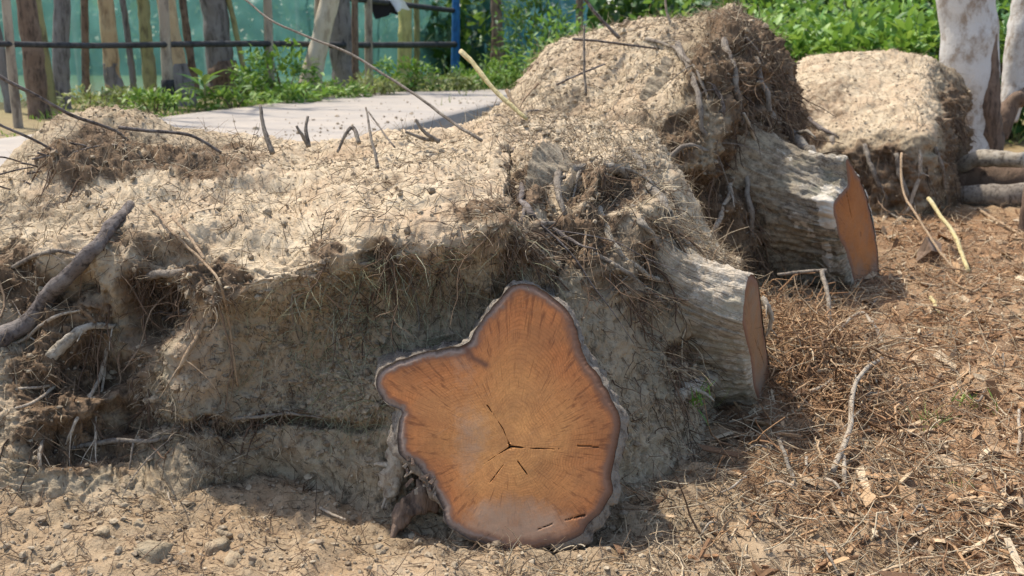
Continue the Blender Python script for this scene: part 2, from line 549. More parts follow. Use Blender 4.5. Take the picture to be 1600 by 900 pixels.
def wood_material(name, heart, heart2, dust):
    """sawn end grain; rad, ang, edge and crack are stored on the sawn face"""
    m = NT(name)
    rad, ang, edge = m.attr('rad'), m.attr('ang'), m.attr('edge')
    cv = m.n('ShaderNodeCombineXYZ')
    m.link(m.math('MULTIPLY', rad, 1.0), cv.inputs[0])
    m.link(m.math('MULTIPLY', ang, 1.0), cv.inputs[1])
    radial = m.noise(1.0, 4, 0.6, (5, 55, 1), 0.0, cv.outputs[0])
    wob = m.noise(4.0, 3, 0.5)
    ring = m.math('SINE', m.math('ADD', m.math('MULTIPLY', rad, 88.0), m.math('MULTIPLY', wob, 22.0)))
    fine_r = m.noise(1.0, 2, 0.6, (4.5, 150, 1), 0.0, cv.outputs[0])
    c = m.mix(m.ramp(m.math('ADD', rad, m.math('MULTIPLY', m.math('SUBTRACT', m.noise(5, 4, 0.6), 0.5), 0.9)), [(0.25, 0.0), (0.85, 1.0)]), heart, heart2)
    c = m.mix(m.ramp(fine_r, [(0.33, 0.7), (0.41, 0.0)]), c, tuple(v * 0.42 for v in heart2))
    c = m.mix(m.ramp(m.noise(170, 3, 0.8), [(0.35, 0.4), (0.55, 0.0)]), c, tuple(v * 0.6 for v in heart2))
    fring = m.math('SINE', m.math('ADD', m.math('MULTIPLY', rad, 240.0), m.math('MULTIPLY', m.noise(6, 3), 26.0)))
    c = m.mix(m.math('MULTIPLY', m.math('POWER', m.math('MULTIPLY', m.math('ADD', fring, 1.0), 0.5), 3.0), m.ramp(m.noise(5, 3), [(0.4, 0.05), (0.65, 0.5)])), c, tuple(v * 0.5 for v in heart2))
    c = m.mix(m.math('MULTIPLY', m.math('ADD', ring, 1.0), 0.05), c, (0.20, 0.07, 0.02))
    c = m.mix(m.ramp(m.noise(9, 5, 0.65), [(0.42, 0.0), (0.62, 0.45)]), c, (0.34, 0.15, 0.06))
    c = m.mix(m.ramp(m.math('ADD', radial, m.math('MULTIPLY', m.math('SUBTRACT', rad, 0.55), 0.25)), [(0.60, 0.0), (0.70, 0.6)]), c, (0.16, 0.055, 0.025))
    # saw marks: faint straight scratches
    sv = m.n('ShaderNodeMapping'); m.link(m.co, sv.inputs[0]); sv.inputs['Rotation'].default_value = (0, 0.5, 0)
    saw = m.noise(1.0, 4, 0.7, (9, 9, 190), 0.4, sv.outputs[0])
    c = m.mix(m.ramp(saw, [(0.58, 0.0), (0.74, 0.2)]), c, (0.60, 0.40, 0.24))
    # grey dust and mud smeared over part of the face
    dm = m.math('ADD', m.attr('dust'), m.math('MULTIPLY', m.math('SUBTRACT', m.noise(11, 6, 0.75), 0.5), 1.7))
    c = m.mix(m.ramp(dm, [(0.3, 0.0), (0.95, 0.8)]), c, dust)
    e = m.math('ADD', edge, m.math('MULTIPLY', m.math('SUBTRACT', m.noise(7, 4, 0.6), 0.5), 0.045))
    e = m.math('ADD', e, m.math('MULTIPLY', m.math('SUBTRACT', m.noise(45, 4, .7), 0.5), 0.026))
    e10 = m.math('MULTIPLY', e, 10.0)
    ringc = m.ramp(e10, [(0.0, (0.13, 0.09, 0.065)), (0.06, (0.19, 0.13, 0.095)), (0.14, (0.29, 0.21, 0.16)),
                         (0.21, (0.25, 0.155, 0.105)), (0.28, (0.23, 0.10, 0.055)), (0.42, (0.38, 0.16, 0.07))])
    sx = m.n('ShaderNodeSeparateXYZ'); m.link(m.co, sx.inputs[0])
    redder = m.ramp(m.math('ADD', sx.outputs[0], m.math('MULTIPLY', m.noise(4, 3), 0.5)), [(0.10, 0.0), (0.42, 0.85)])
    ringc = m.mix(redder, ringc, (0.22, 0.105, 0.058))
    c = m.mix(m.ramp(e10, [(0.20, 1.0), (0.40, 0.0)]), c, ringc)
    c = m.mix(m.attr('scar'), c, (0.16, 0.075, 0.045))
    c = m.mix(m.attr('crack'), c, (0.035, 0.016, 0.008))
    m.color(c)
    m.b.inputs['Roughness'].default_value = 0.75
    m.bump(m.math('ADD', m.math('MULTIPLY', saw, 0.3), m.math('ADD', m.math('MULTIPLY', m.noise(120, 3, .7), .6), m.math('MULTIPLY', fine_r, .5))), 0.3, 0.003)
    return m.m
M['wood_a'] = wood_material('sawn_wood_orange', (0.73, 0.335, 0.11), (0.56, 0.20, 0.065), (0.46, 0.295, 0.185))
M['wood_b'] = wood_material('sawn_wood_brown', (0.34, 0.185, 0.085), (0.26, 0.14, 0.065), (0.24, 0.19, 0.14))
M['wood_c'] = wood_material('sawn_wood_rust', (0.46, 0.17, 0.045), (0.36, 0.13, 0.035), (0.22, 0.16, 0.12))

# ------------------------------------------------------------------ ground
def fence_x(Y):
    return -4.9 + (Y - 13.7) * 0.2215

def ground_z(x, y):
    x = np.asarray(x, float); y = np.asarray(y, float)
    z = 0.45 * sstep(5.2, 11.0, y) + 0.15 * sstep(11, 15, y)
    near_edge = fence_x(y) + 4.9
    left = sstep(1.2, -0.2, x - near_edge) * sstep(4.2, 5.4, y)
    z = z * (1 - left) + 0.60 * left
    z = z + 0.10 * sstep(-0.5, -2.2, x) * sstep(5, 4, y)                        # the foot of the bank on the left
    z = z + 0.16 * np.exp(-(((x - 1.25) / 0.45) ** 2 + ((y - 4.85) / 0.7) ** 2))   # bark litter heaped between the stumps
    z = z + 0.16 * np.exp(-(((x - 1.32) / 0.28) ** 2 + ((y - 4.15) / 0.35) ** 2))
    z = z + 0.10 * np.exp(-(((x - 2.6) / 0.8) ** 2 + ((y - 5.6) / 0.7) ** 2))
    z = z + 0.05 * np.exp(-(((x + 0.95) / 0.5) ** 2 + ((y - 2.35) / 0.25) ** 2))
    z = z - 0.05 * np.exp(-(((x - 0.0) / 0.6) ** 2 + ((y - 2.85) / 0.25) ** 2))
    z = z + 1.2 * sstep(26, 60, y) * sstep(-3, 6, x)
    return z

def dense_axis(a, b, n, lo, hi, m):
    core = np.linspace(a, b, n)
    g = np.geomspace(0.03, 1, m)
    return np.concatenate([a - (a - lo) * g[::-1], core, b + (hi - b) * g])

gx = dense_axis(-2.6, 4.2, 430, -400, 400, 40)
gy = dense_axis(1.7, 7.0, 380, -12, 700, 46)
GX, GY = np.meshgrid(gx, gy, indexing='ij')
GZ = ground_z(GX, GY)
P3 = np.stack([GX, GY, GZ * 0], -1)
nearw = np.exp(-((GY - 3) / 6) ** 2)
rough_r = sstep(0.4, 1.2, GX)
roadmask = sstep(0.3, -0.1, GX - (fence_x(GY) + 4.6)) * sstep(5, 6, GY)
GZ = GZ + (fbm(P3, 1.3, 3, 3) * 0.05 + (fbm(P3, 6, 3, 5, ridged=True) * 0.034 + fbm(P3, 18, 4, 9, gain=.66) * 0.034) * nearw + fbm(P3, 9, 3, 19, ridged=True) * 0.030 * rough_r * nearw) * (1 - roadmask)
far = sstep(11.0, 13.5, GY + 0.25 * np.abs(GX))
grassw = np.maximum(far, sstep(0.25, -0.3, GX - (fence_x(GY) + 1.05)) * sstep(7, 8, GY))
litter = sstep(0.55, 1.05, GX + 0.10 * fbm(P3, 2.0, 2, 31)) * sstep(2.2, 3.0, GY) + sstep(0.9, 1.5, GX) * 0.5
litter = np.clip(litter, 0, 1) * (1 - far)
sandw = 0.24 + 0.45 * np.exp(-((GX + 0.25) / 0.4) ** 2) * sstep(2.8, 2.5, GY) + 0.12 * fbm(P3, 2.5, 3, 14) - 0.1 * sstep(0.3, 1.0, GX) + 0.35 * np.exp(-(((GX - 0.85) / 0.35) ** 2 + ((GY - 2.65) / 0.25) ** 2))
litter = litter * (1 - 0.85 * np.exp(-(((GX - 0.85) / 0.35) ** 2 + ((GY - 2.7) / 0.25) ** 2)))
ground = mesh('ground', np.stack([GX, GY, GZ], -1), grid_faces(len(gx), len(gy))[:, ::-1], M['ground'],
              attrs={'sand': sandw, 'litter': litter, 'grass': grassw}, kind='structure')
def gz(x, y):
    """height of the built ground sheet"""
    x = np.atleast_1d(np.asarray(x, float)); y = np.atleast_1d(np.asarray(y, float))
    i = np.clip(np.searchsorted(gx, x) - 1, 0, len(gx) - 2)
    j = np.clip(np.searchsorted(gy, y) - 1, 0, len(gy) - 2)
    fx = (x - gx[i]) / (gx[i + 1] - gx[i]); fy = (y - gy[j]) / (gy[j + 1] - gy[j])
    return (GZ[i, j] * (1 - fx) * (1 - fy) + GZ[i + 1, j] * fx * (1 - fy) + GZ[i, j + 1] * (1 - fx) * fy + GZ[i + 1, j + 1] * fx * fy)
def on_ground(px, py, lift=0.0):
    """where the line through this pixel meets the ground sheet"""
    z = 0.0
    for k in range(25):
        p = at_z(px, py, z)
        z = 0.5 * z + 0.5 * float(gz(p[0], p[1])[0])
    p[2] = z + lift
    return p

# road: a concrete slab strip 16 cm thick with real edges
ry = np.array([4.6, 6, 8, 10, 12, 14, 16, 17.6, 18.6, 19.4])
rl = np.array([fence_x(y) + 1.15 for y in ry]); rl[-3:] += [0.15, 0.9, 2.2]
rr = np.array([fence_x(y) + 4.5 for y in ry]); rr[-2:] += [0.1, 0.3]
ry = catmull(ry, 6); rl = catmull(rl, 6); rr = catmull(rr, 6)
rw = np.linspace(0, 1, 14)
top = np.stack([rl[:, None] * (1 - rw) + rr[:, None] * rw, np.repeat(ry[:, None], 14, 1), np.full((len(ry), 14), 0.66)], -1)
top[..., 2] += fbm(top, 0.8, 2, 77) * 0.015
prof = np.concatenate([top[:, :1] - [0, 0, 0.2], top, top[:, -1:] - [0, 0, 0.2]], 1)
mesh('road', prof, grid_faces(prof.shape[0], prof.shape[1])[:, ::-1], M['road'], kind='structure')

# ------------------------------------------------------------------ root balls
def root_ball(name, cols, nper_r, nper_c, parent, sandfun, dY=0.0, amp=1.0, seed=0, dents=(), zones=()):
    """cols: list of (px, [(py, Y) or (py, Y, z)...]) from the foot in front over the crest to the foot behind"""
    Pc = np.array([[at(px, py, Y + dY) for (py, Y) in rows] for px, rows in cols])
    Pc = np.concatenate([Pc, (Pc[:, -1:] * [1, 1, 0]) + [0, 0.7, 0.25]], 1)      # behind, down to the ground
    Pc[:, 0, 2] = np.minimum(Pc[:, 0, 2], gz(Pc[:, 0, 0], Pc[:, 0, 1]) - 0.06)
    G = catmull(Pc, nper_c)                                                       # columns
    G = np.swapaxes(catmull(np.swapaxes(G, 0, 1), nper_r), 0, 1)
    N = grid_normals(G)
    if N[N.shape[0] // 2, N.shape[1] // 3, 1] > 0:
        N = -N; flip = False
    else:
        flip = True
    rowp = np.linspace(0, Pc.shape[1] - 1, G.shape[1])[None, :] * np.ones((G.shape[0], 1))
    colp = np.linspace(0, Pc.shape[0] - 1, G.shape[0])[:, None] * np.ones((1, G.shape[1]))
    steep = sstep(0.75, 0.35, N[..., 2])
    q = G - [0, 0, CAM_Z]
    zc_ = q[..., 1] * CP - q[..., 2] * SP
    ux = 800 + FPX * q[..., 0] / zc_
    uy = 450 - FPX * (q[..., 1] * SP + q[..., 2] * CP) / zc_
    front = rowp < Pc.shape[1] - 2.3
    wx, wy = fbm(G, 5, 3, seed + 80) * 24, fbm(G, 5, 3, seed + 83) * 24
    roots = np.zeros(G.shape[:2])
    for (x0, y0, rx, ry_, val) in zones:                       # where the bank is matted with brown roots
        roots = np.maximum(roots, val * sstep(1.3, 0.6, np.sqrt(((ux + wx * 1.4 - x0) / rx) ** 2 + ((uy + wy * 1.4 - y0) / ry_) ** 2)) * front)
    rg = 0.40 + 0.75 * np.clip(roots * 1.2, 0, 1) + 0.42 * steep
    worn = sstep(-0.25, 0.35, fbm(G, 1.9, 3, seed + 99))
    rg = rg * (0.35 + 0.95 * np.maximum(worn, roots))
    d = (fbm(G, 2.4, 3, seed) * 0.075 + fbm(G, 6.5, 3, seed + 9, ridged=True) * 0.034 * (0.35 + 0.65 * roots + 0.2 * steep)
         + fbm(G, 13, 4, seed + 20, gain=0.62) * 0.034 * rg + fbm(G, 42, 2, seed + 30, ridged=True) * 0.009 * rg
         + fbm(G, 20, 3, seed + 40, ridged=True, stretch=(1, 1, 0.25)) * 0.026 * steep * roots)
    # eroded ledges: the soil breaks off in steps
    nn_ = fbm(G, 3.2, 4, seed + 90, gain=.6) * 6
    fr = nn_ - np.floor(nn_)
    d = d + 0.020 * (sstep(0.78, 1.0, fr) - fr) * (1 - 0.5 * steep)
    n2 = fbm(G, 9, 3, seed + 95, gain=.6) * 4
    fr = n2 - np.floor(n2)
    d = d + 0.010 * (sstep(0.7, 1.0, fr) - fr) * worn
    # broken planes: the bank breaks along flat facets
    fac = np.abs(fbm(G, 3.1, 2, seed + 47))
    d = d + 0.05 * (fac - 0.2) * steep
    pits = fbm(G, 4.2, 2, seed + 50)
    d = d - 0.08 * sstep(0.30, 0.62, pits) * steep * (0.3 + 0.7 * roots)
    d = d * amp
    for (x0, y0, rx, ry_, dep) in dents:                       # hollows (-) and bosses (+) of the broken bank
        d = d + dep * sstep(1.35, 0.55, np.sqrt(((ux + wx - x0) / rx) ** 2 + ((uy + wy - y0) / ry_) ** 2)) * front
    V = G + N * d[..., None]
    sand = sandfun(colp, rowp, V)
    F = grid_faces(G.shape[0], G.shape[1])
    if not flip:
        F = F[:, ::-1]
    o = mesh(name, V, F, M['soil'], parent, {'sand': sand, 'roots': roots})
    return o, V, grid_normals(V) * (1 if flip else -1), steep, rowp, roots

def pick(V, N, w, n, seed):
    rng = np.random.default_rng(seed)
    w = np.maximum(w, 0).ravel()
    i = rng.choice(len(w), n, p=w / w.sum())
    return V.reshape(-1, 3)[i], N.reshape(-1, 3)[i]

def cell_area(V):
    return np.linalg.norm(np.cross(np.gradient(V, axis=0), np.gradient(V, axis=1)), axis=-1)

def dress(parent, V, N, steep, nroot, nstraw, ncrumb, seed, scale=1.0, vis=None, roots=None, nmat=400):
    """rootlets hanging from the broken faces, straw and crumbs lying on the tops: too many to count"""
    A = cell_area(V)
    if vis is not None:
        A = A * vis
    rng = np.random.default_rng(seed)
    clump = sstep(0.0, 0.5, fbm(V, 3.5, 2, seed + 3))
    p, n = pick(V, N, A * (steep * 0.20 * clump + roots * (0.3 + clump)), nroot, seed)
    L = rng.uniform(0.03, 0.17, nroot) * scale * rng.uniform(0.4, 1.3, nroot)
    R = rng.choice([0.0011, 0.0016, 0.0024, 0.0036], nroot, p=[.4, .33, .2, .07]) * scale
    v, f, r = fibres(p - n * 0.01, n * 0.35 + rng.normal(0, 0.5, (nroot, 3)) + np.array([0, 0, -0.6]), L, R, 7, 0.8, 1.4, 3, seed)
    mesh('rootlets', v, f, M['rootlet'], parent, {'rnd': r}, kind='stuff')
    # thicker matted roots trailing down the torn faces, each strand forked
    p, n = pick(V, N, A * roots ** 2 * (0.15 + clump), nmat, seed + 7)
    side = rng.normal(0, 1, (nmat, 3)) * [1, .5, .5]
    v1, f1, r1 = fibres(p - n * 0.012, n * 0.18 + side * 0.42 + np.array([0, 0, -0.9]), rng.uniform(0.10, 0.42, nmat) * scale, rng.choice([.0028, .004, .006], nmat, p=[.5, .35, .15]) * scale, 9, 0.7, 1.6, 5, seed + 7)
    mid_ = v1.reshape(nmat, 9, 5, 3).mean(2)
    p2 = mid_[:, 2:6].reshape(-1, 3); m_ = len(p2)
    v2, f2, r2 = fibres(p2, rng.normal(0, 1, (m_, 3)) + [0, -.2, -.5], rng.uniform(.04, .15, m_) * scale, rng.uniform(.001, .0024, m_) * scale, 6, .7, 1.0, 3, seed + 8)
    mesh('matted_roots', np.concatenate([v1, v2]), [f1, f2 + len(v1)], M['rootlet'], parent, {'rnd': np.concatenate([r1 * .8, np.repeat(r1.reshape(nmat, -1)[:, 0], 4 * 18) * .8])}, kind='stuff')
    p, n = pick(V, N, A * (0.12 + 1 - steep), nstraw, seed + 1)
    d = rng.normal(0, 1, (nstraw, 3)); d = unit(d - n * (d * n).sum(1, keepdims=True)) + n * rng.normal(0.05, 0.12, (nstraw, 1))
    v, f, r = fibres(p + n * 0.004, d, rng.uniform(0.02, 0.13, nstraw) * scale, rng.uniform(0.0008, 0.0021, nstraw) * scale, 5, 0.35, 0.1, 3, seed + 1)
    mesh('straw', v, f, M['straw'], parent, {'rnd': r}, kind='stuff')
    p, n = pick(V, N, A * (0.35 + 0.65 * (1 - steep)), ncrumb, seed + 2)
    R = np.minimum(rng.lognormal(math.log(0.0046), 0.55, ncrumb), 0.022) * scale
    v, f, r = lumps(p + n * (R * 0.3)[:, None], R, seed + 2)
    mesh('soil_crumbs', v, f, M['crumb'], parent, {'rnd': r}, smooth=False, kind='stuff')

def snap(V, px, py, lift=0.0, rad=7.0):
    """nearest point of a root ball seen along this line"""
    q = np.asarray(V).reshape(-1, 3) - [0, 0, CAM_Z]
    zc_ = q[:, 1] * CP - q[:, 2] * SP
    ux = 800 + FPX * q[:, 0] / zc_
    uy = 450 - FPX * (q[:, 1] * SP + q[:, 2] * CP) / zc_
    ok = ((ux - px) ** 2 + (uy - py) ** 2 < rad * rad) & (zc_ > 0.5)
    if not ok.any():
        return None
    Y = np.percentile(q[ok, 1], 15)
    return at(px, py, Y - lift)
def snapped(V, pts, lift):
    """keep the picture course of a root, lay it on the surface"""
    out = []
    for k, p in enumerate(pts):
        e = lift if 0 < k < len(pts) - 1 else -0.02
        q = snap(V, p[0], p[1], e)
        if q is None or abs(q[1] - p[2]) > 0.75:
            q = at(*p)
        out.append(q)
    return out
ROOT_ID = [0]
def root(parent, pts, r0, r1, mat='bark_root', name='root', sides=9, wob=0.35, label=None, n=8, rough=0.0):
    P = catmull(np.array(pts), n)
    ROOT_ID[0] += 1
    P = P + np.stack([fbm(P + ROOT_ID[0] * 3.1, 9, 2, 5 + k) for k in range(3)], -1) * min(0.02, 1.2 * r0)
    R = np.linspace(r0, r1, len(P)) * (1 + 0.28 * fbm(P + ROOT_ID[0], 14, 2, 3))
    t = np.linspace(0, 1, len(P))
    R = R * (0.35 + 0.65 * sstep(1.0, 0.8, t))
    v, f = tube_arrays(P, R, sides, wob, ROOT_ID[0])
    v = v + np.stack([fbm(v, 30, 2, 15 + k) for k in range(3)], -1) * 0.22 * min(r0, 0.03)
    if rough:
        v = v + np.stack([fbm(v, 16, 4, 35 + k, gain=.65, ridged=k == 2) for k in range(3)], -1) * rough * r0
    Vs, Fs, off = [v], list(f), len(v)
    rk = np.random.default_rng(ROOT_ID[0])
    Lr = np.linalg.norm(np.diff(P, axis=0), axis=1).sum()
    T = unit(np.gradient(P, axis=0))
    for k in range(rk.integers(2, 5)):
        i0 = int(len(P) * rk.uniform(.2, .85))
        d_ = unit(T[i0] * rk.choice([-.3, .9]) + rk.normal(0, .6, 3) + [0, -.15, -.45])
        n_ = 6
        L_ = Lr * rk.uniform(.12, .4)
        Q = P[i0] + d_ * (np.linspace(0, 1, n_) * L_)[:, None] + np.cumsum(rk.normal(0, .1, (n_, 3)), 0) * L_ * .25 * np.linspace(0, 1, n_)[:, None] + np.array([0, 0, -1.0]) * (np.linspace(0, 1, n_) ** 2 * L_ * .35)[:, None]
        v_, f_ = tube_arrays(catmull(Q, 3), np.linspace(R[i0] * rk.uniform(.3, .6), R[i0] * .12, (n_ - 1) * 3 + 1), 6, .25, ROOT_ID[0] + k)
        Vs.append(v_); Fs += [x + off for x in f_]; off += len(v_)
    return mesh(name, np.concatenate(Vs), Fs, M[mat], parent, label=label)

def stick(name, pts, r0, r1, mat, label, cat='twig', group=None, n=7, wig=0.6, sides=7):
    P = catmull(np.array(pts), n)
    ROOT_ID[0] += 1
    P = P + np.stack([fbm(P + ROOT_ID[0] * 7.7, 8, 2, 5 + k) for k in range(3)], -1) * 0.012 * wig
    v, f = tube_arrays(P, np.linspace(r0, r1, len(P)), sides, 0.25, ROOT_ID[0])
    loc = P[0].copy()
    o = mesh(name, v - loc, f, M[mat], None, label=label, cat=cat, group=group)
    o.location = loc
    return o

def ring_curve(pts, n):
    """closed smooth outline"""
    P = np.asarray(pts, float)
    Q = np.concatenate([P[-2:], P, P[:3]])
    D = catmull(Q, 24)[48:-48]
    seg = np.linalg.norm(np.diff(np.concatenate([D, D[:1]]), axis=0), axis=1)
    s = np.concatenate([[0], np.cumsum(seg)])
    t = np.linspace(0, s[-1], n, endpoint=False)
    E = np.concatenate([D, D[:1]])
    return np.stack([np.interp(t, s, E[:, k]) for k in range(P.shape[1])], -1)

def cut_face(parent, outline, pith, normal, mat, nr=90, na=540, cracks=(), inclusions=(), dustfun=None, seed=0, label=None):
    """sawn end: a disc of rings from the pith to the bark, slightly uneven, with real splits"""
    t = np.linspace(0, 1, nr) ** 0.9
    V = pith + (outline[None] - pith) * t[:, None, None]
    # distance to the outline, in metres
    o2 = outline[::3]
    fl = V.reshape(-1, 3)
    edge = np.full(len(fl), 9.0)
    for q in o2:
        edge = np.minimum(edge, ((fl - q) ** 2).sum(1))
    edge = np.sqrt(edge)
    def segd(a, b):
        ab = b - a
        s = np.clip(((fl - a) @ ab) / (ab @ ab), 0, 1)
        return np.linalg.norm(fl - (a + s[:, None] * ab), axis=1), s
    scar = np.zeros(len(fl))
    for a, b in inclusions:
        d, s = segd(a, b)
        scar = np.maximum(scar, 0.9 * np.exp(-(d / 0.011) ** 2))
    crack = np.zeros(len(fl))
    depth = np.zeros(len(fl))
    for a, b, w in cracks:
        d, s = segd(a, b)
        ww = w * 0.45 * (1.05 - s) + 0.0004
        d = d + 0.0022 * fbm(fl, 45, 2, seed + 70)
        k = sstep(ww * 1.6, ww * 0.5, d)
        crack = np.maximum(crack, k); depth = np.maximum(depth, k * 0.012)
    rad = np.repeat(t[:, None], na, 1).ravel()
    ang = np.repeat(np.linspace(0, 1, na, endpoint=False)[None], nr, 0).ravel()
    ang = np.abs(ang * 2 - 1)
    h = fbm(fl, 5, 2, seed) * 0.004 + fbm(fl, 40, 2, seed + 5) * 0.0004 - 0.008 * sstep(0.02, 0.0, edge) - depth
    V = fl + normal * h[:, None]
    dust = dustfun(fl) if dustfun is not None else np.zeros(len(fl))
    F = grid_faces(nr, na, wrap=True)[na:]
    ctr = np.stack([np.zeros(na, int), na + np.arange(na), na + (np.arange(na) + 1) % na], -1)
    return mesh('cut_face', V, [F, ctr], M[mat], parent, {'rad': rad, 'ang': ang, 'edge': edge, 'crack': crack, 'dust': dust, 'scar': scar}, label=label)

def trunk(parent, outline, axis, length, flare, mat, nl=44, seed=0, bend=(0, 0, 0), lip=0.0, amp=1.0, label=None, bare=0.0, soften=0.0, fpow=1.6):
    n = len(outline)
    c = outline.mean(0)
    s = np.linspace(0, 1, nl) ** 1.25
    sc = 1 + flare * s ** fpow
    kk = np.exp(-0.5 * (np.minimum(np.arange(n), n - np.arange(n)) / (n * 0.075)) ** 2); kk /= kk.sum()
    rnd_ = np.real(np.fft.ifft(np.fft.fft(outline, axis=0) * np.fft.fft(kk)[:, None], axis=0))
    rnd_ = c + (rnd_ - c) * 1.10
    bl_ = sstep(0.0, 0.35, s)[:, None, None] * soften
    sec = outline[None] * (1 - bl_) + rnd_[None] * bl_
    V = c + (sec - c) * sc[:, None, None] + axis[None, None] * (s * length)[:, None, None] + np.array(bend)[None, None] * (s ** 2)[:, None, None]
    rd = unit(outline - c)[None] * np.ones((nl, 1, 1))
    g = np.minimum(1, s * 40)[:, None]
    fl = np.stack([s[:, None] * length * 3 + 0 * rd[..., 0], np.cos(np.linspace(0, 2 * math.pi, n, endpoint=False))[None] * 4 + 0 * rd[..., 0], np.sin(np.linspace(0, 2 * math.pi, n, endpoint=False))[None] * 4 + 0 * rd[..., 0]], -1)
    d = (fbm(V, 3.5, 2, seed) * 0.035 + fbm(fl * [.6, 1, 1], 2.6, 4, seed + 2, ridged=True, gain=.6) * 0.015 * (amp > 1.1) + fbm(V, 15, 3, seed + 4, ridged=True) * 0.010 + fbm(V, 50, 2, seed + 8) * 0.006) * (0.15 + 0.85 * g) * amp + lip
    V = V + rd * (d * (np.arange(nl) > 0)[:, None])[..., None]
    V[0] = outline
    around = np.abs(np.linspace(0, 2, n, endpoint=False) - 1)[None] * np.ones((nl, 1))
    br_ = bare * sstep(0.42, 0.05, s[:, None] + 0.5 * fbm(V, 9, 4, seed + 60) + 0 * around)
    return mesh('trunk', V, grid_faces(nl, n, wrap=True)[:, ::-1], M[mat], parent, {'along': s[:, None] * length + 0 * around, 'around': around, 'bare': br_}, label=label)

# ---- stump A: the near stump whose sawn end looks at the camera
stA = thing('uprooted_stump', at_z(800, 855, 0.0), 'big uprooted stump whose round orange sawn end faces the camera, under a sandy earth bank', 'stump')
colsA = [
 (-420, [(850, 2.75), (740, 2.90), (630, 3.05), (530, 3.25), (450, 3.45), (390, 3.65), (320, 4.00), (312, 4.5)]),
 (-200, [(830, 2.75), (720, 2.92), (610, 3.08), (510, 3.26), (430, 3.44), (370, 3.65), (310, 4.00), (306, 4.5)]),
 (-20,  [(810, 2.75), (710, 2.93), (610, 3.08), (510, 3.25), (425, 3.42), (370, 3.60), (292, 4.00), (290, 4.5)]),
 (90,   [(800, 2.80), (710, 2.95), (610, 3.06), (510, 3.24), (420, 3.36), (330, 3.62), (222, 4.10), (225, 4.6)]),
 (190,  [(800, 2.82), (730, 3.05), (610, 3.22), (510, 3.32), (420, 3.30), (320, 3.62), (205, 4.20), (210, 4.8)]),
 (290,  [(845, 2.75), (760, 3.00), (630, 3.14), (520, 3.20), (430, 3.24), (330, 3.58), (228, 4.30), (228, 4.9)]),
 (400,  [(868, 2.70), (780, 3.02), (640, 3.22), (520, 3.24), (425, 3.16), (330, 3.60), (238, 4.35), (236, 4.9)]),
 (500,  [(872, 2.68), (800, 2.95), (650, 3.20), (510, 3.26), (405, 3.12), (320, 3.60), (240, 4.35), (236, 4.9)]),
 (600,  [(872, 2.68), (810, 2.90), (650, 3.08), (500, 3.22), (372, 3.12), (300, 3.65), (228, 4.40), (224, 5.0)]),
 (700,  [(872, 2.72), (810, 2.92), (650, 3.10), (490, 3.22), (365, 3.14), (290, 3.70), (226, 4.40), (216, 5.1)]),
 (780,  [(865, 2.75), (790, 2.95), (640, 3.10), (480, 3.22), (340, 3.20), (280, 3.75), (222, 4.40), (202, 5.2)]),
 (850,  [(830, 2.90), (750, 3.05), (620, 3.14), (470, 3.26), (380, 3.32), (300, 3.80), (240, 4.50), (206, 5.3)]),
 (910,  [(800, 3.30), (720, 3.50), (600, 3.70), (480, 3.85), (400, 4.00), (320, 4.40), (260, 4.80), (220, 5.4)]),
]
def sandA(c, r, V):
    s = sstep(3.45, 4.15, r + 0.45 * fbm(V, 4.5, 3, 61)) * (1.0 - 0.45 * sstep(5.4, 3.6, c) * sstep(0.0, 0.3, fbm(V, 3.0, 3, 62)))
    s = s * 0.95 - 0.55 * sstep(-0.05, 0.35, fbm(V, 4.5, 4, 66)) * sstep(7.0, 4.0, c)
    s = s - 0.55 * sstep(5.3, 5.9, r + .5 * fbm(V, 6, 3, 67)) * sstep(6.8, 5.2, c) * sstep(1.8, 2.8, c)
    foot = sstep(1.1, 0.3, r) * 0.35
    leftpatch = 0.5 * sstep(4.3, 2.0, c) * sstep(0.0, 0.35, fbm(V, 3.5, 3, 64))
    lit_ridge = 0.8 * np.exp(-((V[..., 0] + 1.06) / 0.09) ** 2) * sstep(.25, .4, V[..., 2]) * sstep(1.0, 2.0, r)  # sunlit brightness of this ridge put into the colour as pale sand
    return np.clip(np.maximum(np.maximum(np.maximum(s, foot), leftpatch), lit_ridge) + 0.12, 0, 1)
rbA, VA, NA, stpA, rowA, rtA = root_ball('root_ball', colsA, 42, 48, stA, sandA, seed=11, dents=[(235, 480, 42, 62, -.15), (145, 575, 70, 40, -.09), (95, 455, 48, 26, -.08), (410, 660, 170, 10, -.07), (440, 770, 120, 50, -.10), (285, 600, 22, 60, .035), (120, 690, 60, 34, -.08),
     (525, 335, 70, 30, .04), (120, 395, 60, 30, .05), (805, 290, 18, 50, -.12), (370, 345, 80, 24, .04), (265, 395, 45, 20, -.06), (680, 300, 60, 18, .035),
     (25, 470, 40, 60, -.07), (420, 300, 90, 16, -.03), (150, 250, 60, 26, .05), (590, 400, 22, 26, -.06), (60, 600, 30, 30, -.07), (180, 650, 50, 22, -.06)],
     zones=[(260, 258, 170, 30, .7), (150, 236, 90, 44, .95), (90, 560, 110, 130, .72), (235, 480, 55, 90, .8), (30, 430, 50, 60, .7), (120, 690, 110, 50, .75), (815, 285, 36, 60, 1), (860, 380, 90, 34, .8), (605, 395, 26, 34, .8), (510, 405, 30, 20, .7), (750, 345, 50, 26, .65), (330, 440, 60, 50, .75), (200, 600, 50, 60, .7), (240, 380, 90, 24, .55), (400, 655, 130, 14, .55), (60, 330, 60, 22, .5), (320, 690, 90, 40, .4), (600, 290, 40, 8, .45)])
visA = (rowA < 6.6) * 1.0
dress(rbA, VA, NA, stpA, 7000, 8000, 2800, 100, 1.0, visA, rtA, 520)

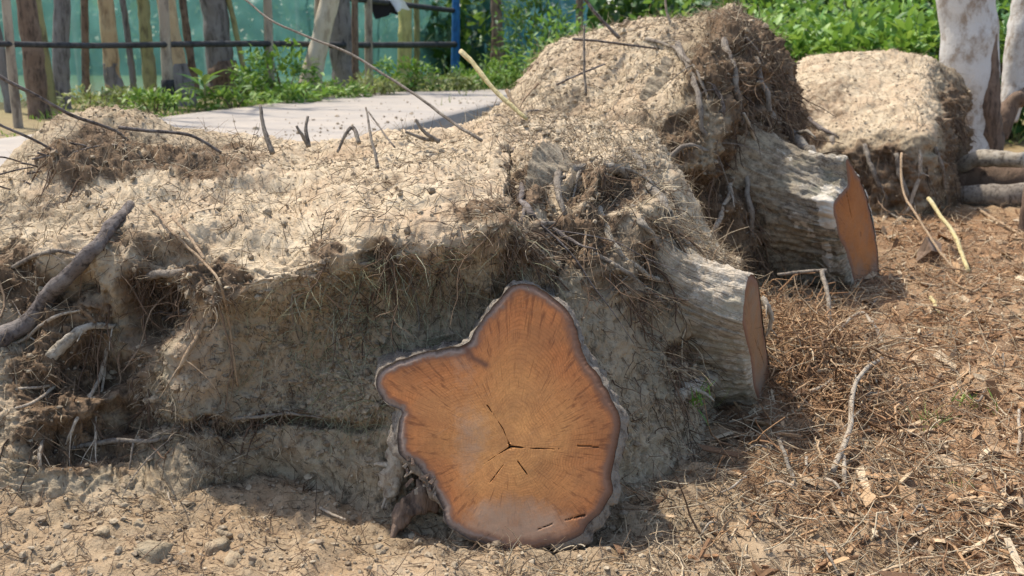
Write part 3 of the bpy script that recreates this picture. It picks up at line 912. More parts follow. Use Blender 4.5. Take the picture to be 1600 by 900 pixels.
nA = unit(np.array([0.02, -0.93, 0.36]))
p0A = at_z(800, 857, 0.0) + np.array([0, -0.0, 0.0])
zo = [(510,38),(560,50),(610,85),(650,120),(675,180),(700,250),(740,310),(775,365),(798,430),(803,500),(790,580),(778,650),(745,710),(712,742),(690,772),(640,798),(580,815),(520,825),(450,818),(390,800),(345,785),(300,752),(285,700),(252,640),(215,585),(165,558),(148,500),(155,445),(160,415),(120,395),(97,355),(92,320),(105,290),(160,262),(240,240),(300,228),(338,226),(360,208),(385,168),(420,120),(455,80),(480,50)]
zz = lambda q: on_plane(540 + q[0] * .5333, 420 + q[1] * .5333, p0A, nA)
outA = ring_curve([zz(q) for q in zo], 540)
outA = outA + unit(outA - outA.mean(0)) * (fbm(outA, 9, 4, 5, gain=.65) * 0.016)[:, None]
pithA = zz((482, 520))
crA = [(zz((482, 520)), zz((540, 526)), 0.0030), (zz((540, 526)), zz((625, 528)), 0.0016), (zz((482, 522)), zz((440, 548)), 0.0026),
       (zz((440, 548)), zz((395, 580)), 0.0010), (zz((482, 520)), zz((462, 470)), 0.0022), (zz((462, 470)), zz((415, 400)), 0.0008),
       (zz((680, 518)), zz((740, 522)), 0.0012), (zz((505, 565)), zz((545, 620)), 0.0004), (zz((462, 575)), zz((420, 630)), 0.0004),
       (zz((700, 722)), zz((620, 742)), 0.0026), (zz((620, 742)), zz((540, 772)), 0.0012)]
incA = [(zz((345, 222)), zz((375, 262))), (zz((375, 262)), zz((412, 282)))]
loA, hiA = zz((500, 840))[2], zz((500, 300))[2]
def dustA(V):
    h = (V[:, 2] - loA) / (hiA - loA)
    d = 0.95 * sstep(0.36, 0.10, h + 0.25 * fbm(V, 3, 2, 91))
    q = zz((365, 500)); q2 = zz((345, 300))
    d = np.maximum(d, 0.62 * np.exp(-(((V[:, 0] - q[0]) / 0.07) ** 2 + ((V[:, 2] - q[2]) / 0.13) ** 2)))
    return np.maximum(d, 0.5 * np.exp(-(((V[:, 0] - q2[0]) / 0.05) ** 2 + ((V[:, 2] - q2[2]) / 0.09) ** 2)))
cfA = cut_face(stA, outA, pithA, nA, 'wood_a', 110, 540, crA, incA, dustA, 3, 'orange sawn face with dark bark rim and star cracks')
trunk(stA, outA[::2], unit(np.array([-0.04, 0.95, -0.16])), 0.60, 0.06, 'bark_root', 60, 21, (0.0, 0.0, 0.0), -0.002, 1.15)
# buttress and dirty root at the lower left of the sawn end
root(stA, [at(712, 775, 3.00), at(672, 765, 2.93), at(640, 795, 2.89), at(604, 838, 2.88)], 0.055, 0.030, 'brown_bark', sides=26, wob=0.8, n=16, rough=.35)
root(stA, [at(634, 628, 3.07), at(616, 680, 3.02), at(614, 730, 2.99), at(606, 800, 2.97)], 0.024, 0.036, 'pale_root', sides=24, wob=0.8, n=16, rough=.3)
# broken bark flakes on the lower left rim
rk = np.random.default_rng(44)
for k in range(16):
    x = 628 + 52 * rk.random(); y = 720 + (x - 628) * 0.9 + rk.normal(0, 14)
    p = on_plane(x, y, p0A, nA)
    v, f, r = chips(p[None] + nA * 0.003, nA[None], np.array([rk.uniform(.012, .035)]), np.array([rk.uniform(.006, .014)]), np.array([0.004]), 40 + k, 0.6)
    mesh('bark_flake', v, f, M['brown_bark' if k % 3 else 'bark_root'], cfA, smooth=False)
# thicker roots in the broken face of the bank
rootsA = [
 ([(85, 705, 3.03), (150, 690, 3.06), (230, 690, 3.1), (330, 660, 3.14), (430, 648, 3.28), (520, 655, 3.36)], .012, .008, 'bark_root'),
 ([(170, 535, 3.10), (152, 590, 3.03), (120, 660, 2.99), (100, 700, 2.97)], .012, .007, 'pale_root'),
 ([(165, 540, 3.08), (160, 600, 3.02), (150, 660, 3.0), (152, 730, 2.98)], .008, .005, 'pale_root'),
 ([(0, 612, 2.98), (45, 606, 2.98), (95, 598, 3.04)], .007, .005, 'pale_root'),
 ([(0, 645, 2.96), (40, 632, 2.97), (75, 612, 3.0), (100, 595, 3.06)], .008, .006, 'pale_root'),
 ([(66, 688, 2.97), (60, 715, 2.93), (66, 745, 2.92)], .010, .006, 'pale_root'),
 ([(0, 540, 3.02), (40, 530, 3.04), (90, 495, 3.10), (180, 480, 3.15)], .010, .006, 'pale_root'),
 ([(80, 560, 3.08), (130, 520, 3.10), (185, 505, 3.15)], .028, .010, 'bark_dusty'),
 ([(322, 500, 3.08), (290, 560, 3.05), (255, 640, 3.04)], .014, .007, 'tan_stick'),
 ([(215, 440, 3.2), (265, 425, 3.12), (330, 425, 3.06)], .022, .014, 'bark_root'),
 ([(800, 238, 3.72), (806, 290, 3.42), (822, 330, 3.33), (862, 362, 3.30), (935, 392, 3.32)], .020, .010, 'dead_wood'),
 ([(815, 275, 3.5), (818, 330, 3.36), (805, 385, 3.30)], .016, .006, 'dead_wood'),
 ([(838, 350, 3.36), (880, 352, 3.34), (915, 378, 3.36), (960, 420, 3.4)], .014, .006, 'bark_root'),
 ([(640, 430, 3.38), (655, 500, 3.36), (640, 560, 3.36)], .007, .004, 'bark_root'),
 ([(470, 420, 3.22), (455, 480, 3.24), (470, 540, 3.3)], .006, .003, 'bark_root'),
 ([(720, 350, 3.2), (705, 395, 3.22), (700, 450, 3.3)], .005, .003, 'rootm'),
 ([(520, 390, 3.1), (535, 450, 3.2), (520, 520, 3.3), (530, 590, 3.3)], .005, .002, 'rootm'),
 ([(880, 395, 3.3), (882, 430, 3.28), (868, 462, 3.26)], .008, .005, 'bark_grey'),
 ([(20, 420, 3.2), (70, 395, 3.22), (130, 400, 3.2)], .012, .008, 'bark_root'),
 ([(250, 500, 3.15), (285, 485, 3.1), (330, 500, 3.1)], .010, .006, 'dead_wood'),
 ([(260, 760, 2.95), (275, 800, 2.85), (320, 835, 2.78)], .005, .003, 'pale_root'),
]
for pts, r0, r1, mt in rootsA:
    root(stA, snapped(VA, pts, r0 * 0.5 + 0.004), r0 * .75, r1 * .7, {'rootm': 'bark_root'}.get(mt, mt))

# ---- stump B: next in the row, its sawn end seen almost edge-on
def edge_on_frame(px, py, Y, alpha, tilt=0.0):
    c = at(px, py, Y)
    n = np.array([math.cos(alpha), -math.sin(alpha), tilt]); n = unit(n)
    u = unit(np.cross([0, 0, 1.0], n)); v = np.cross(n, u)
    return c, n, u, v
cB, nB, uB, vB = edge_on_frame(1184, 545, 3.78, math.radians(25.5), 0.03)
shapeB = [(0.00, .27), (.10, .25), (.17, .17), (.16, .08), (.22, .00), (.24, -.10), (.20, -.20), (.10, -.27), (-.02, -.29), (-.13, -.26), (-.20, -.18), (-.17, -.10),
          (-.12, -.03), (-.16, .05), (-.20, .12), (-.17, .21), (-.09, .25)]
lean = lambda s: s[0] * uB + s[1] * vB + nB * 0.0
stB = thing('uprooted_stump', (cB[0], cB[1], 0.0), 'uprooted stump with a narrow brown sawn end seen edge-on, right of the big round cut', 'stump')
colsB = [
 (800,  [(600, 4.1), (520, 4.05), (430, 3.95), (350, 3.85), (270, 4.00), (225, 4.50), (203, 5.2)]),
 (860,  [(740, 3.15), (630, 3.20), (500, 3.28), (400, 3.36), (275, 3.80), (222, 4.45), (200, 5.3)]),
 (910,  [(780, 2.98), (660, 3.14), (515, 3.26), (405, 3.38), (270, 3.80), (226, 4.45), (202, 5.3)]),
 (965,  [(790, 2.95), (670, 3.16), (520, 3.34), (410, 3.50), (262, 3.95), (224, 4.55), (210, 5.4)]),
 (1025, [(760, 3.08), (650, 3.32), (530, 3.52), (425, 3.70), (320, 4.02), (250, 4.50), (225, 5.3)]),
 (1075, [(715, 3.30), (635, 3.48), (545, 3.63), (458, 3.74), (393, 3.98), (345, 4.50), (310, 5.2)]),
 (1120, [(665, 3.66), (605, 3.78), (540, 3.90), (475, 3.96), (424, 4.10), (404, 4.50), (390, 5.2)]),
 (1150, [(620, 4.2), (580, 4.25), (530, 4.3), (480, 4.35), (445, 4.45), (425, 4.75), (410, 5.3)]),
]
def sandB(c, r, V):
    s = sstep(2.75, 4.0, r + 0.5 * fbm(V, 5, 3, 71))
    s = np.maximum(s, 0.8 * sstep(3.3, 4.3, c) * sstep(2.2, 3.0, r))
    return np.clip(np.maximum(s * (1 - 0.6 * sstep(0.0, 0.4, fbm(V, 4, 3, 73)) * sstep(4.6, 3.8, r)), 0.45 * sstep(1.2, 0.2, r)) + 0.12, 0, 1)
rbB, VB, NB, stpB, rowB, rtB = root_ball('root_ball', colsB, 38, 40, stB, sandB, seed=41, dents=[(960, 305, 30, 40, -.09), (900, 300, 16, 34, -.07), (1010, 275, 14, 26, -.08), (930, 345, 18, 50, -.05), (870, 390, 30, 24, -.07), (1080, 555, 40, 22, -.07), (985, 350, 30, 60, .04)],
     zones=[(945, 300, 60, 44, .95), (905, 380, 60, 50, .8), (990, 400, 40, 40, .5), (1040, 330, 26, 50, .6), (960, 440, 60, 30, .45), (830, 330, 40, 80, .9), (1060, 560, 50, 30, .4)])
dress(rbB, VB, NB, stpB, 3600, 4500, 3000, 200, 1.0, (rowB < 6) * 1.0, rtB, 420)
zb = [(1168, 438), (1176, 431), (1184, 441), (1190, 478), (1197, 540), (1205, 592), (1208, 628), (1201, 649), (1190, 645), (1179, 604), (1172, 556), (1161, 508), (1163, 468)]
outB = ring_curve([on_plane(x, y, cB, nB) for x, y in zb], 300)
outB = outB + unit(outB - outB.mean(0)) * (fbm(outB, 12, 4, 8, gain=.65) * 0.022)[:, None]
cut_face(stB, outB, cB + 0.03 * vB, nB, 'wood_b', 60, 300, [(cB + 0.02 * uB, cB + .15 * uB - .12 * vB, .003), (cB, cB - .1 * uB + .1 * vB, .003)], (), lambda V: 0.35 + 0.5 * sstep(.3, .1, V[:, 2]) + 0.25 * fbm(V, 6, 3, 3), 5)
trunk(stB, outB[::1], unit(-nB + np.array([0, 0, 0.05])), 0.80, 0.85, 'bark_stump', 60, 33, (0.02, 0.02, 0.20), 0.004, 1.3, bare=0.25, soften=1.0, fpow=1.25)
rootsB = [
 ([(985, 238, 4.10), (1010, 280, 3.98), (1040, 330, 3.90), (1062, 375, 3.88), (1090, 405, 3.92)], .034, .024, 'bark_grey'),
 ([(880, 262, 3.80), (905, 262, 3.76), (960, 260, 3.85), (985, 300, 3.84), (1000, 350, 3.74), (1040, 400, 3.74)], .030, .018, 'bark_grey'),
 ([(875, 262, 3.80), (872, 300, 3.68), (880, 340, 3.58)], .020, .012, 'bark_root'),
 ([(910, 260, 3.72), (918, 330, 3.54), (912, 400, 3.46), (915, 455, 3.44)], .006, .004, 'tan_stick'),
 ([(1045, 390, 3.80), (1080, 402, 3.88), (1110, 420, 3.9)], .022, .030, 'bark_dusty'),
 ([(940, 330, 3.66), (960, 380, 3.60), (1000, 420, 3.60), (1060, 450, 3.7)], .018, .010, 'bark_dusty'),
 ([(930, 395, 3.50), (985, 430, 3.52), (1040, 480, 3.62)], .014, .008, 'bark_root'),
 ([(1060, 620, 3.62), (1100, 600, 3.72), (1150, 590, 3.78)], .040, .05, 'bark_dusty'),
 ([(1190, 465, 3.86), (1200, 480, 3.84), (1206, 500, 3.86), (1195, 520, 3.9)], .016, .012, 'pale_root'),
]
for pts, r0, r1, mt in rootsB:
    root(stB, snapped(VB, pts, r0 * 0.3), r0 * .8, r1 * .8, mt)

# ---- stump C: behind, the tall mound with its root plate standing up
cC, nC, uC, vC = edge_on_frame(1341, 362, 5.72, math.radians(40), 0.05)
stC = thing('uprooted_stump', (cC[0], cC[1], 0.0), 'uprooted stump with rust-orange sawn end under the tallest mound of earth', 'stump')
colsC = [
 (745,  [(250, 5.2), (232, 5.4), (222, 5.7), (212, 6.0), (205, 6.4), (204, 7.0)]),
 (800,  [(300, 5.1), (235, 5.4), (210, 5.7), (190, 6.0), (172, 6.4), (168, 7.0)]),
 (845,  [(320, 5.0), (235, 5.35), (190, 5.8), (140, 6.2), (105, 6.5), (108, 7.1)]),
 (915,  [(340, 5.0), (232, 5.3), (175, 5.75), (115, 6.2), (68, 6.6), (75, 7.2)]),
 (1000, [(380, 4.9), (245, 5.15), (175, 5.55), (105, 6.0), (48, 6.5), (55, 7.2)]),
 (1060, [(410, 4.9), (300, 5.05), (205, 5.25), (110, 5.75), (40, 6.35), (50, 7.1)]),
 (1100, [(420, 4.95), (310, 5.05), (215, 5.15), (120, 5.45), (46, 6.15), (40, 7.0)]),
 (1140, [(420, 5.15), (310, 5.20), (215, 5.25), (115, 5.50), (27, 6.05), (40, 6.9)]),
 (1180, [(420, 5.38), (310, 5.42), (215, 5.50), (125, 5.78), (55, 6.25), (70, 6.9)]),
 (1218, [(410, 5.70), (310, 5.72), (230, 5.80), (165, 6.05), (108, 6.45), (115, 7.0)]),
 (1236, [(400, 6.4), (320, 6.4), (250, 6.5), (205, 6.6), (170, 6.8), (168, 7.2)]),
 (1250, [(390, 7.0), (330, 7.0), (270, 7.1), (240, 7.2), (215, 7.3), (212, 7.5)]),
]
def sandC(c, r, V):
    w = sstep(1.0, 2.2, r + 0.5 * fbm(V, 4, 3, 81)) * sstep(6.0, 4.4, c + 0.9 * fbm(V, 3, 3, 82))
    w = w * (1 - 0.5 * sstep(0.05, 0.4, fbm(V, 5, 3, 84)))
    return np.clip(w * 0.95 + 0.16, 0, 1)
rbC, VC, NC, stpC, rowC, rtC = root_ball('root_ball', colsC, 38, 32, stC, sandC, dY=0.40, seed=71, amp=1.15, dents=[(1155, 210, 16, 90, -.10), (1090, 320, 46, 46, -.10), (1200, 210, 16, 40, -.10), (1060, 200, 22, 20, -.07), (1110, 110, 20, 26, .08), (1000, 215, 40, 16, -.06), (1135, 60, 26, 24, .05)],
     zones=[(1190, 220, 75, 230, .98), (1100, 330, 80, 80, .95), (1120, 110, 40, 80, .8), (1060, 215, 50, 40, .85), (960, 190, 60, 16, .5), (1010, 270, 60, 30, .8), (1140, 40, 40, 26, .8), (880, 150, 30, 20, .4), (1060, 60, 40, 16, .4)])
dress(rbC, VC, NC, stpC, 4600, 5000, 3000, 300, 1.3, (rowC < 5) * 1.0, rtC * (rowC < 3.75), 800)
zc = [(1322, 248), (1335, 262), (1352, 300), (1365, 350), (1372, 400), (1373, 452), (1360, 468), (1340, 472), (1335, 440), (1325, 402), (1312, 370), (1302, 325), (1310, 305), (1324, 292)]
outC = ring_curve([on_plane(x, y, cC, nC) for x, y in zc], 300)
outC = outC + unit(outC - outC.mean(0)) * (fbm(outC, 9, 4, 18, gain=.65) * 0.028)[:, None]
cut_face(stC, outC, on_plane(1345, 365, cC, nC), nC, 'wood_c', 60, 300, [(on_plane(1322, 300, cC, nC), on_plane(1330, 340, cC, nC), .006)], (), lambda V: 0.22 + 0.7 * sstep(0.35, 0.05, V[:, 2]) + 0.3 * fbm(V, 5, 3, 3), 6)
trunk(stC, outC, unit(-nC + np.array([0, 0, 0.02])), 1.05, 0.75, 'bark_mossy', 60, 53, (-0.10, -0.02, 0.34), 0.004, 1.8, bare=0.45, soften=1.0, fpow=1.2)
rootsC = [
 ([(1145, 272, 5.30), (1138, 305, 5.28), (1118, 350, 5.26), (1100, 385, 5.3), (1082, 408, 5.34)], .024, .016, 'pale_root'),
 ([(1060, 70, 6.2), (1085, 130, 5.7), (1100, 200, 5.45), (1130, 260, 5.4)], .030, .016, 'bark_root'),
 ([(1130, 60, 6.0), (1150, 130, 5.7), (1160, 220, 5.55), (1170, 330, 5.5), (1180, 400, 5.5)], .030, .020, 'bark_root'),
 ([(1100, 90, 5.9), (1125, 160, 5.6), (1140, 240, 5.5)], .018, .010, 'dead_wood'),
 ([(1010, 60, 6.4), (1050, 75, 6.3), (1090, 110, 5.9), (1110, 170, 5.6)], .016, .010, 'bark_root'),
 ([(1040, 250, 5.4), (1075, 230, 5.4), (1110, 235, 5.4)], .022, .012, 'bark_root'),
 ([(1180, 90, 6.3), (1200, 170, 6.2), (1205, 260, 6.15), (1190, 340, 6.0)], .022, .014, 'bark_root'),
 ([(1195, 180, 6.1), (1230, 205, 6.1), (1260, 235, 6.05), (1290, 260, 5.9)], .050, .035, 'bark_grey'),
 ([(1160, 175, 5.7), (1185, 240, 5.8), (1180, 300, 5.8)], .014, .008, 'pale_root'),
 ([(1120, 50, 6.3), (1165, 62, 6.4), (1200, 110, 6.5)], .014, .008, 'bark_root'),
]
for pts, r0, r1, mt in rootsC:
    root(stC, snapped(VC, pts, r0 * (2.5 if mt == 'pale_root' else 0.4)), r0 * .75, r1 * .75, mt)

# ---- stump D: the low flat-topped mound near the white tree
stD = thing('uprooted_stump', (3.6, 8.3, float(gz(3.6, 8.3)[0])), 'flat-topped sandy mound of an uprooted stump in front of the white tree', 'stump')
colsD = [
 (1200, [(350, 9.0), (270, 9.1), (215, 9.2), (165, 9.5), (130, 9.9), (130, 10.5)]),
 (1235, [(350, 8.6), (270, 8.7), (210, 8.8), (158, 9.2), (118, 9.8), (118, 10.4)]),
 (1290, [(355, 8.15), (275, 8.2), (204, 8.4), (150, 8.9), (100, 9.5), (102, 10.2)]),
 (1355, [(355, 7.9), (275, 7.95), (205, 8.1), (150, 8.7), (97, 9.4), (100, 10.1)]),
 (1415, [(350, 7.8), (275, 7.85), (208, 7.95), (152, 8.5), (103, 9.2), (105, 9.9)]),
 (1448, [(345, 7.85), (270, 7.9), (205, 8.0), (152, 8.5), (107, 9.1), (108, 9.8)]),
 (1472, [(330, 8.2), (262, 8.25), (205, 8.35), (158, 8.7), (120, 9.2), (118, 9.8)]),
 (1496, [(320, 8.8), (262, 8.9), (215, 8.95), (180, 9.1), (150, 9.4), (148, 9.9)]),
 (1506, [(310, 9.4), (270, 9.4), (235, 9.5), (205, 9.6), (180, 9.7), (176, 10.0)]),
]
sandD = lambda c, r, V: np.clip(sstep(1.5, 2.3, r + 0.35 * fbm(V, 3, 3, 88)) * sstep(5.9, 4.9, c) + 0.14, 0, 1)
rbD, VD, ND, stpD, rowD, rtD = root_ball('root_ball', colsD, 32, 26, stD, sandD, seed=91, amp=1.1, zones=[(1485, 230, 30, 120, .9), (1360, 275, 110, 50, .7), (1290, 150, 40, 26, .5), (1250, 200, 40, 50, .7)])
dress(rbD, VD, ND, stpD, 2200, 2400, 1000, 400, 1.1, (rowD < 5) * 1.0, rtD * (rowD < 3.2), 200)
for pts, r0, r1, mt in [([(1435, 215, 8.0), (1438, 260, 7.85), (1425, 310, 7.75), (1405, 345, 7.7)], .025, .014, 'pale_root'),
                        ([(1350, 225, 8.0), (1365, 270, 7.9), (1390, 320, 7.75)], .030, .016, 'bark_root'),
                        ([(1300, 215, 8.3), (1320, 260, 8.05), (1335, 320, 7.95)], .026, .014, 'bark_root'),
                        ([(1240, 175, 9.2), (1270, 190, 8.6), (1310, 215, 8.3)], .03, .018, 'dead_wood'),
                        ([(1400, 240, 7.85), (1412, 290, 7.75), (1440, 330, 7.7)], .03, .016, 'bark_grey'),
                        ([(1460, 230, 8.2), (1475, 280, 8.2), (1480, 330, 8.1)], .02, .012, 'bark_root')]:
    root(stD, snapped(VD, pts, r0 * 0.4), r0 * .8, r1 * .8, mt)

# ------------------------------------------------------------------ loose sticks and twigs
def S(pts, r0, r1, mat, label, cat='twig', name='twig', group=None, **kw):
    return stick(name, [at(*p) for p in pts], r0, r1, mat, label, cat, group, **kw)

bpts = [snap(VA, x, y, e) if snap(VA, x, y, e) is not None else at(x, y, 3.1) for x, y, e in [(-40, 548, .02), (20, 515, .03), (70, 470, .05), (110, 430, .05), (150, 385, .04), (178, 350, .02), (204, 320, .0)]]
br = stick('dead_branch', bpts, 0.036, 0.017, 'dead_wood', 'thick grey dead branch lying against the bank at the left edge', 'branch', n=9, sides=14, wig=1.4)
S([(-20, 110, 3.8), (40, 140, 3.85), (110, 180, 3.95), (170, 200, 4.05), (200, 218, 4.12)], .008, .006, 'dead_wood', 'long dark twig arching over the crest at the far left')
S([(-20, 185, 3.8), (40, 212, 3.85), (95, 240, 3.95)], .006, .005, 'dead_wood', 'short dark twig sloping over the left crest below the arching one')
S([(185, 198, 4.05), (250, 205, 4.05), (300, 212, 4.1), (345, 238, 4.15)], .008, .006, 'dead_wood', 'dark root bowed along the crest over the left bank')
S([(372, -10, 5.0), (430, 35, 4.85), (530, 76, 4.7), (600, 115, 4.55), (665, 160, 4.4), (712, 196, 4.25), (752, 220, 4.15)], .005, .0075, 'bark_root', 'longest bare twig leaning across the road towards the fence')
S([(720, 80, 5.0), (750, 112, 4.9), (782, 150, 4.8), (822, 186, 4.7)], .013, .010, 'yellow_stick', 'pale straight stick poking up in front of the blue fence post', 'stick', 'stick')
S([(405, 165, 4.35), (412, 200, 4.3), (426, 240, 4.25)], .007, .012, 'bark_root', 'upright forked stub on the crest left of the road')
for k, (pts, lb) in enumerate([
    ([(460, 190, 4.3), (470, 212, 4.3), (482, 232, 4.3)], 'left dark stub of the pair standing on the crest before the road'),
    ([(482, 183, 4.35), (480, 208, 4.32), (483, 230, 4.3)], 'right dark stub of the pair standing on the crest before the road'),
    ([(528, 236, 4.3), (540, 212, 4.32), (552, 202, 4.35), (562, 222, 4.3)], 'hooked dark root stub on the crest below the road'),
    ([(636, 205, 4.3), (660, 216, 4.3), (690, 226, 4.3)], 'lower prong of a black root stub at the road edge'),
    ([(650, 186, 4.3), (662, 205, 4.3), (684, 224, 4.3)], 'upper prong of a black root stub at the road edge')]):
    S(pts, .006, .010, 'bark_root', lb, 'root stub', 'root_stub', wig=1.6)
S([(571, 168, 4.1), (578, 205, 4.0), (586, 240, 3.92), (590, 264, 3.88)], .004, .007, 'bark_root', 'thin upright twig rising from the sand over the road')
S([(575, 175, 4.3), (598, 205, 4.2), (618, 230, 4.1)], .004, .004, 'bark_root', 'short slanting twig beside the thin upright twig')
S([(913, 40, 5.9), (912, 90, 5.85), (914, 150, 5.8)], .006, .008, 'bark_root', 'thin vertical twig stuck in the tall mound')
S([(895, 60, 6.2), (950, 66, 6.3), (1010, 74, 6.4), (1040, 78, 6.5)], .008, .006, 'dead_wood', 'twig lying flat across the brow of the tall mound', name='twig')
S([(912, -5, 6.6), (935, 25, 6.6), (968, 60, 6.6)], .010, .012, 'dead_wood', 'dark twig slanting above the left brow of the tall mound')
S([(1038, -5, 6.7), (1042, 20, 6.7), (1050, 44, 6.7)], .008, .008, 'pale_root', 'pale twig standing on top of the tall mound')
S([(870, 132, 5.9), (900, 118, 5.9), (945, 100, 6.0)], .007, .005, 'dead_wood', 'short twig stuck in the left slope of the tall mound')
S([(790, 140, 5.4), (805, 165, 5.35), (828, 182, 5.3)], .010, .009, 'tan_stick', 'reddish twig crossing the pale stick by the road end')
S([(760, 208, 5.0), (790, 186, 5.1), (835, 172, 5.2), (862, 178, 5.3)], .007, .006, 'dead_wood', 'wiry root looping over the sand where the road ends')
S([(822, 180, 5.2), (800, 215, 4.9), (795, 232, 4.6)], .006, .004, 'tan_stick', 'red-brown twig hanging down from the stick by the road end')
S([(840, 130, 6.0), (818, 158, 5.9), (808, 182, 5.8)], .006, .006, 'tan_stick', 'thin brown twig at the foot of the green bush')
vine = [(232, 318, 3.42), (262, 355, 3.33), (292, 385, 3.22), (320, 412, 3.10), (345, 445, 3.02), (358, 500, 2.99), (366, 560, 2.98), (373, 602, 2.98)]
vine = [(x, y, (snap(VA, x, y) if snap(VA, x, y) is not None else at(x, y, Y))[1] - .03) for x, y, Y in vine]
S(vine, .005, .004, 'tan_stick', 'long tan vine hanging down the front of the left bank', 'vine', 'vine')
S([(270, 340, 3.36), (300, 378, 3.22), (318, 405, 3.12)], .006, .005, 'tan_stick', 'short tan twig beside the hanging vine')
S([(1450, 310, 6.9), (1475, 345, 6.6), (1492, 370, 6.4), (1513, 424, 5.95)], .015, .013, 'yellow_stick', 'bright yellow bamboo stick leaning on the litter before the far log', 'stick', 'bamboo_stick')
S([(1408, 240, 7.3), (1412, 300, 7.0), (1440, 350, 6.5), (1470, 395, 6.1), (1492, 422, 5.9)], .009, .008, 'tan_stick', 'long tan vine trailing down before the flat-topped mound', 'vine', 'vine')
S([(1284, 422, 4.95), (1292, 460, 4.75), (1298, 510, 4.6), (1299, 570, 4.45)], .013, .008, 'bark_root', 'straight tan root standing upright in the litter between the two edge-on cuts', 'root', 'upright_root')
S([(1215, 430, 5.0), (1250, 425, 5.0), (1292, 424, 4.95)], .008, .010, 'bark_root', 'red-brown root running level into the upright tan root', 'root', 'level_root')

def Gs(pts, r0, r1, mat, label, lift=0.02, name='stick', cat='stick', group=None, lifts=None):
    P = [on_ground(px, py, (lifts[k] if lifts else lift)) for k, (px, py) in enumerate(pts)]
    return stick(name, P, r0, r1, mat, label, cat, group)
Gs([(1385, 562), (1350, 612), (1330, 655), (1325, 705), (1300, 745)], .009, .011, 'pale_root', 'curved pale stick lying on the litter right of the narrow cut', lifts=[.02, .10, .12, .08, .02])
Gs([(1215, 705), (1228, 735), (1242, 768)], .008, .007, 'bark_grey', 'short grey stick leaning in the litter below the narrow cut', lifts=[.05, .04, .01])
Gs([(1315, 735), (1318, 755), (1322, 775)], .008, .008, 'pale_root', 'short pale peg upright in the litter below the curved stick', lifts=[.05, .03, .0])
Gs([(1360, 520), (1375, 540), (1385, 560)], .010, .008, 'pale_root', 'short bent grey root above the curved pale stick', lifts=[.06, .03, .02])
Gs([(1305, 540), (1320, 522), (1345, 512), (1362, 522)], .008, .008, 'pale_root', 'thin arched root beside the upright tan root', lifts=[.02, .06, .08, .05])
Gs([(1528, 330), (1560, 352), (1600, 372)], .014, .012, 'tan_stick', 'pale stick lying on the litter at the right edge below the log')
Gs([(1460, 605), (1470, 590), (1485, 585)], .010, .006, 'tan_stick', 'small bent tan stick above the right-hand grass tuft')
Gs([(1455, 470), (1462, 485), (1470, 495)], .012, .006, 'yellow_stick', 'short yellow splinter lying on the reddish litter')
Gs([(1140, 612), (1165, 622), (1180, 630)], .007, .007, 'tan_stick', 'brown twig at the foot of the narrow cut', lifts=[.06, .04, .02])
Gs([(1265, 620), (1285, 612), (1300, 600)], .009, .005, 'pale_root', 'pale splinter lying right of the foot of the narrow cut')
Gs([(1590, 660), (1592, 690), (1590, 712)], .006, .006, 'pale_root', 'thin pale stick upright at the right edge', lifts=[.05, .03, .01])
Gs([(1440, 660), (1446, 690), (1450, 715)], .008, .006, 'straw_stick', 'short straw-coloured stick in the grass tuft') if 'straw_stick' in M else None
Gs([(530, 762), (552, 782), (576, 802)], .006, .005, 'pale_root', 'long pale straw left of the big cut, pointing down', lifts=[.16, .1, .04])
Gs([(500, 800), (520, 812), (538, 822)], .005, .004, 'pale_root', 'lower pale straw left of the big cut')
Gs([(1540, 735), (1562, 748), (1580, 752)], .008, .006, 'tan_stick', 'bent tan stick at the lower right')
Gs([(1350, 300), (1380, 330), (1415, 350)], .012, .008, 'bark_grey', 'grey root lying between the rust cut and the far mound')
# thin twigs at the left crest
rng = np.random.default_rng(5)
for k in range(13):
    x = rng.uniform(-30, 130); y = rng.uniform(222, 285)
    a = rng.uniform(-0.3, 0.7); L = rng.uniform(50, 120)
    S([(x, y, 3.85), (x + L * .5 * math.cos(a), y + L * .5 * math.sin(a) - 4, 3.9), (x + L * math.cos(a), y + L * math.sin(a), 4.0)], .004, .003, 'dead_wood',
      'thin grey twig in the tangle on the crest at the left edge', group='twig tangle on the left crest')
# loose sticks in the litter that nothing tells apart
for k in range(46):
    x, y = rng.uniform(1080, 1640), rng.uniform(440, 890)
    if x < 1240 and y < 690:
        continue
    a = rng.uniform(0, math.pi); L = rng.uniform(25, 75)
    Gs([(x, y), (x + L * .5 * math.cos(a), y + L * .35 * math.sin(a) + rng.uniform(-8, 8)), (x + L * math.cos(a), y + L * .6 * math.sin(a))],
       rng.uniform(.003, .007), .003, random.choice(['pale_root', 'tan_stick', 'bark_root', 'tan_stick']), 'thin dry root lying loose on the brown litter at the right',
       lifts=[rng.uniform(0, .04), rng.uniform(.01, .05), rng.uniform(0, .03)], group='loose roots on the litter', name='loose_root', cat='root')

# ------------------------------------------------------------------ litter, crumbs and clods on the ground
def scatter_ground(n, x0, x1, y0, y1, wfun, seed):
    r = np.random.default_rng(seed)
    P = []
    tot = 0
    while tot < n:
        yy = y0 * (y1 / y0) ** r.random(n * 2)               # denser near
        xx = r.uniform(x0, x1, n * 2)
        k = r.random(n * 2) < wfun(xx, yy)
        q = np.stack([xx[k], yy[k]], -1)
        P.append(q); tot += len(q)
    q = np.concatenate(P)[:n]
    return np.stack([q[:, 0], q[:, 1], gz(q[:, 0], q[:, 1])], -1)
lw = lambda x, y: sstep(0.5, 1.1, x + 0.15 * np.sin(y * 3)) * (1 - 0.8 * np.exp(-(((x - 0.85) / 0.35) ** 2 + ((y - 2.7) / 0.25) ** 2))) * sstep(8.5, 7, y) + 0.04
n = 12000
p = scatter_ground(n, 0.3, 4.6, 1.9, 8.5, lw, 1)
r = np.random.default_rng(2)
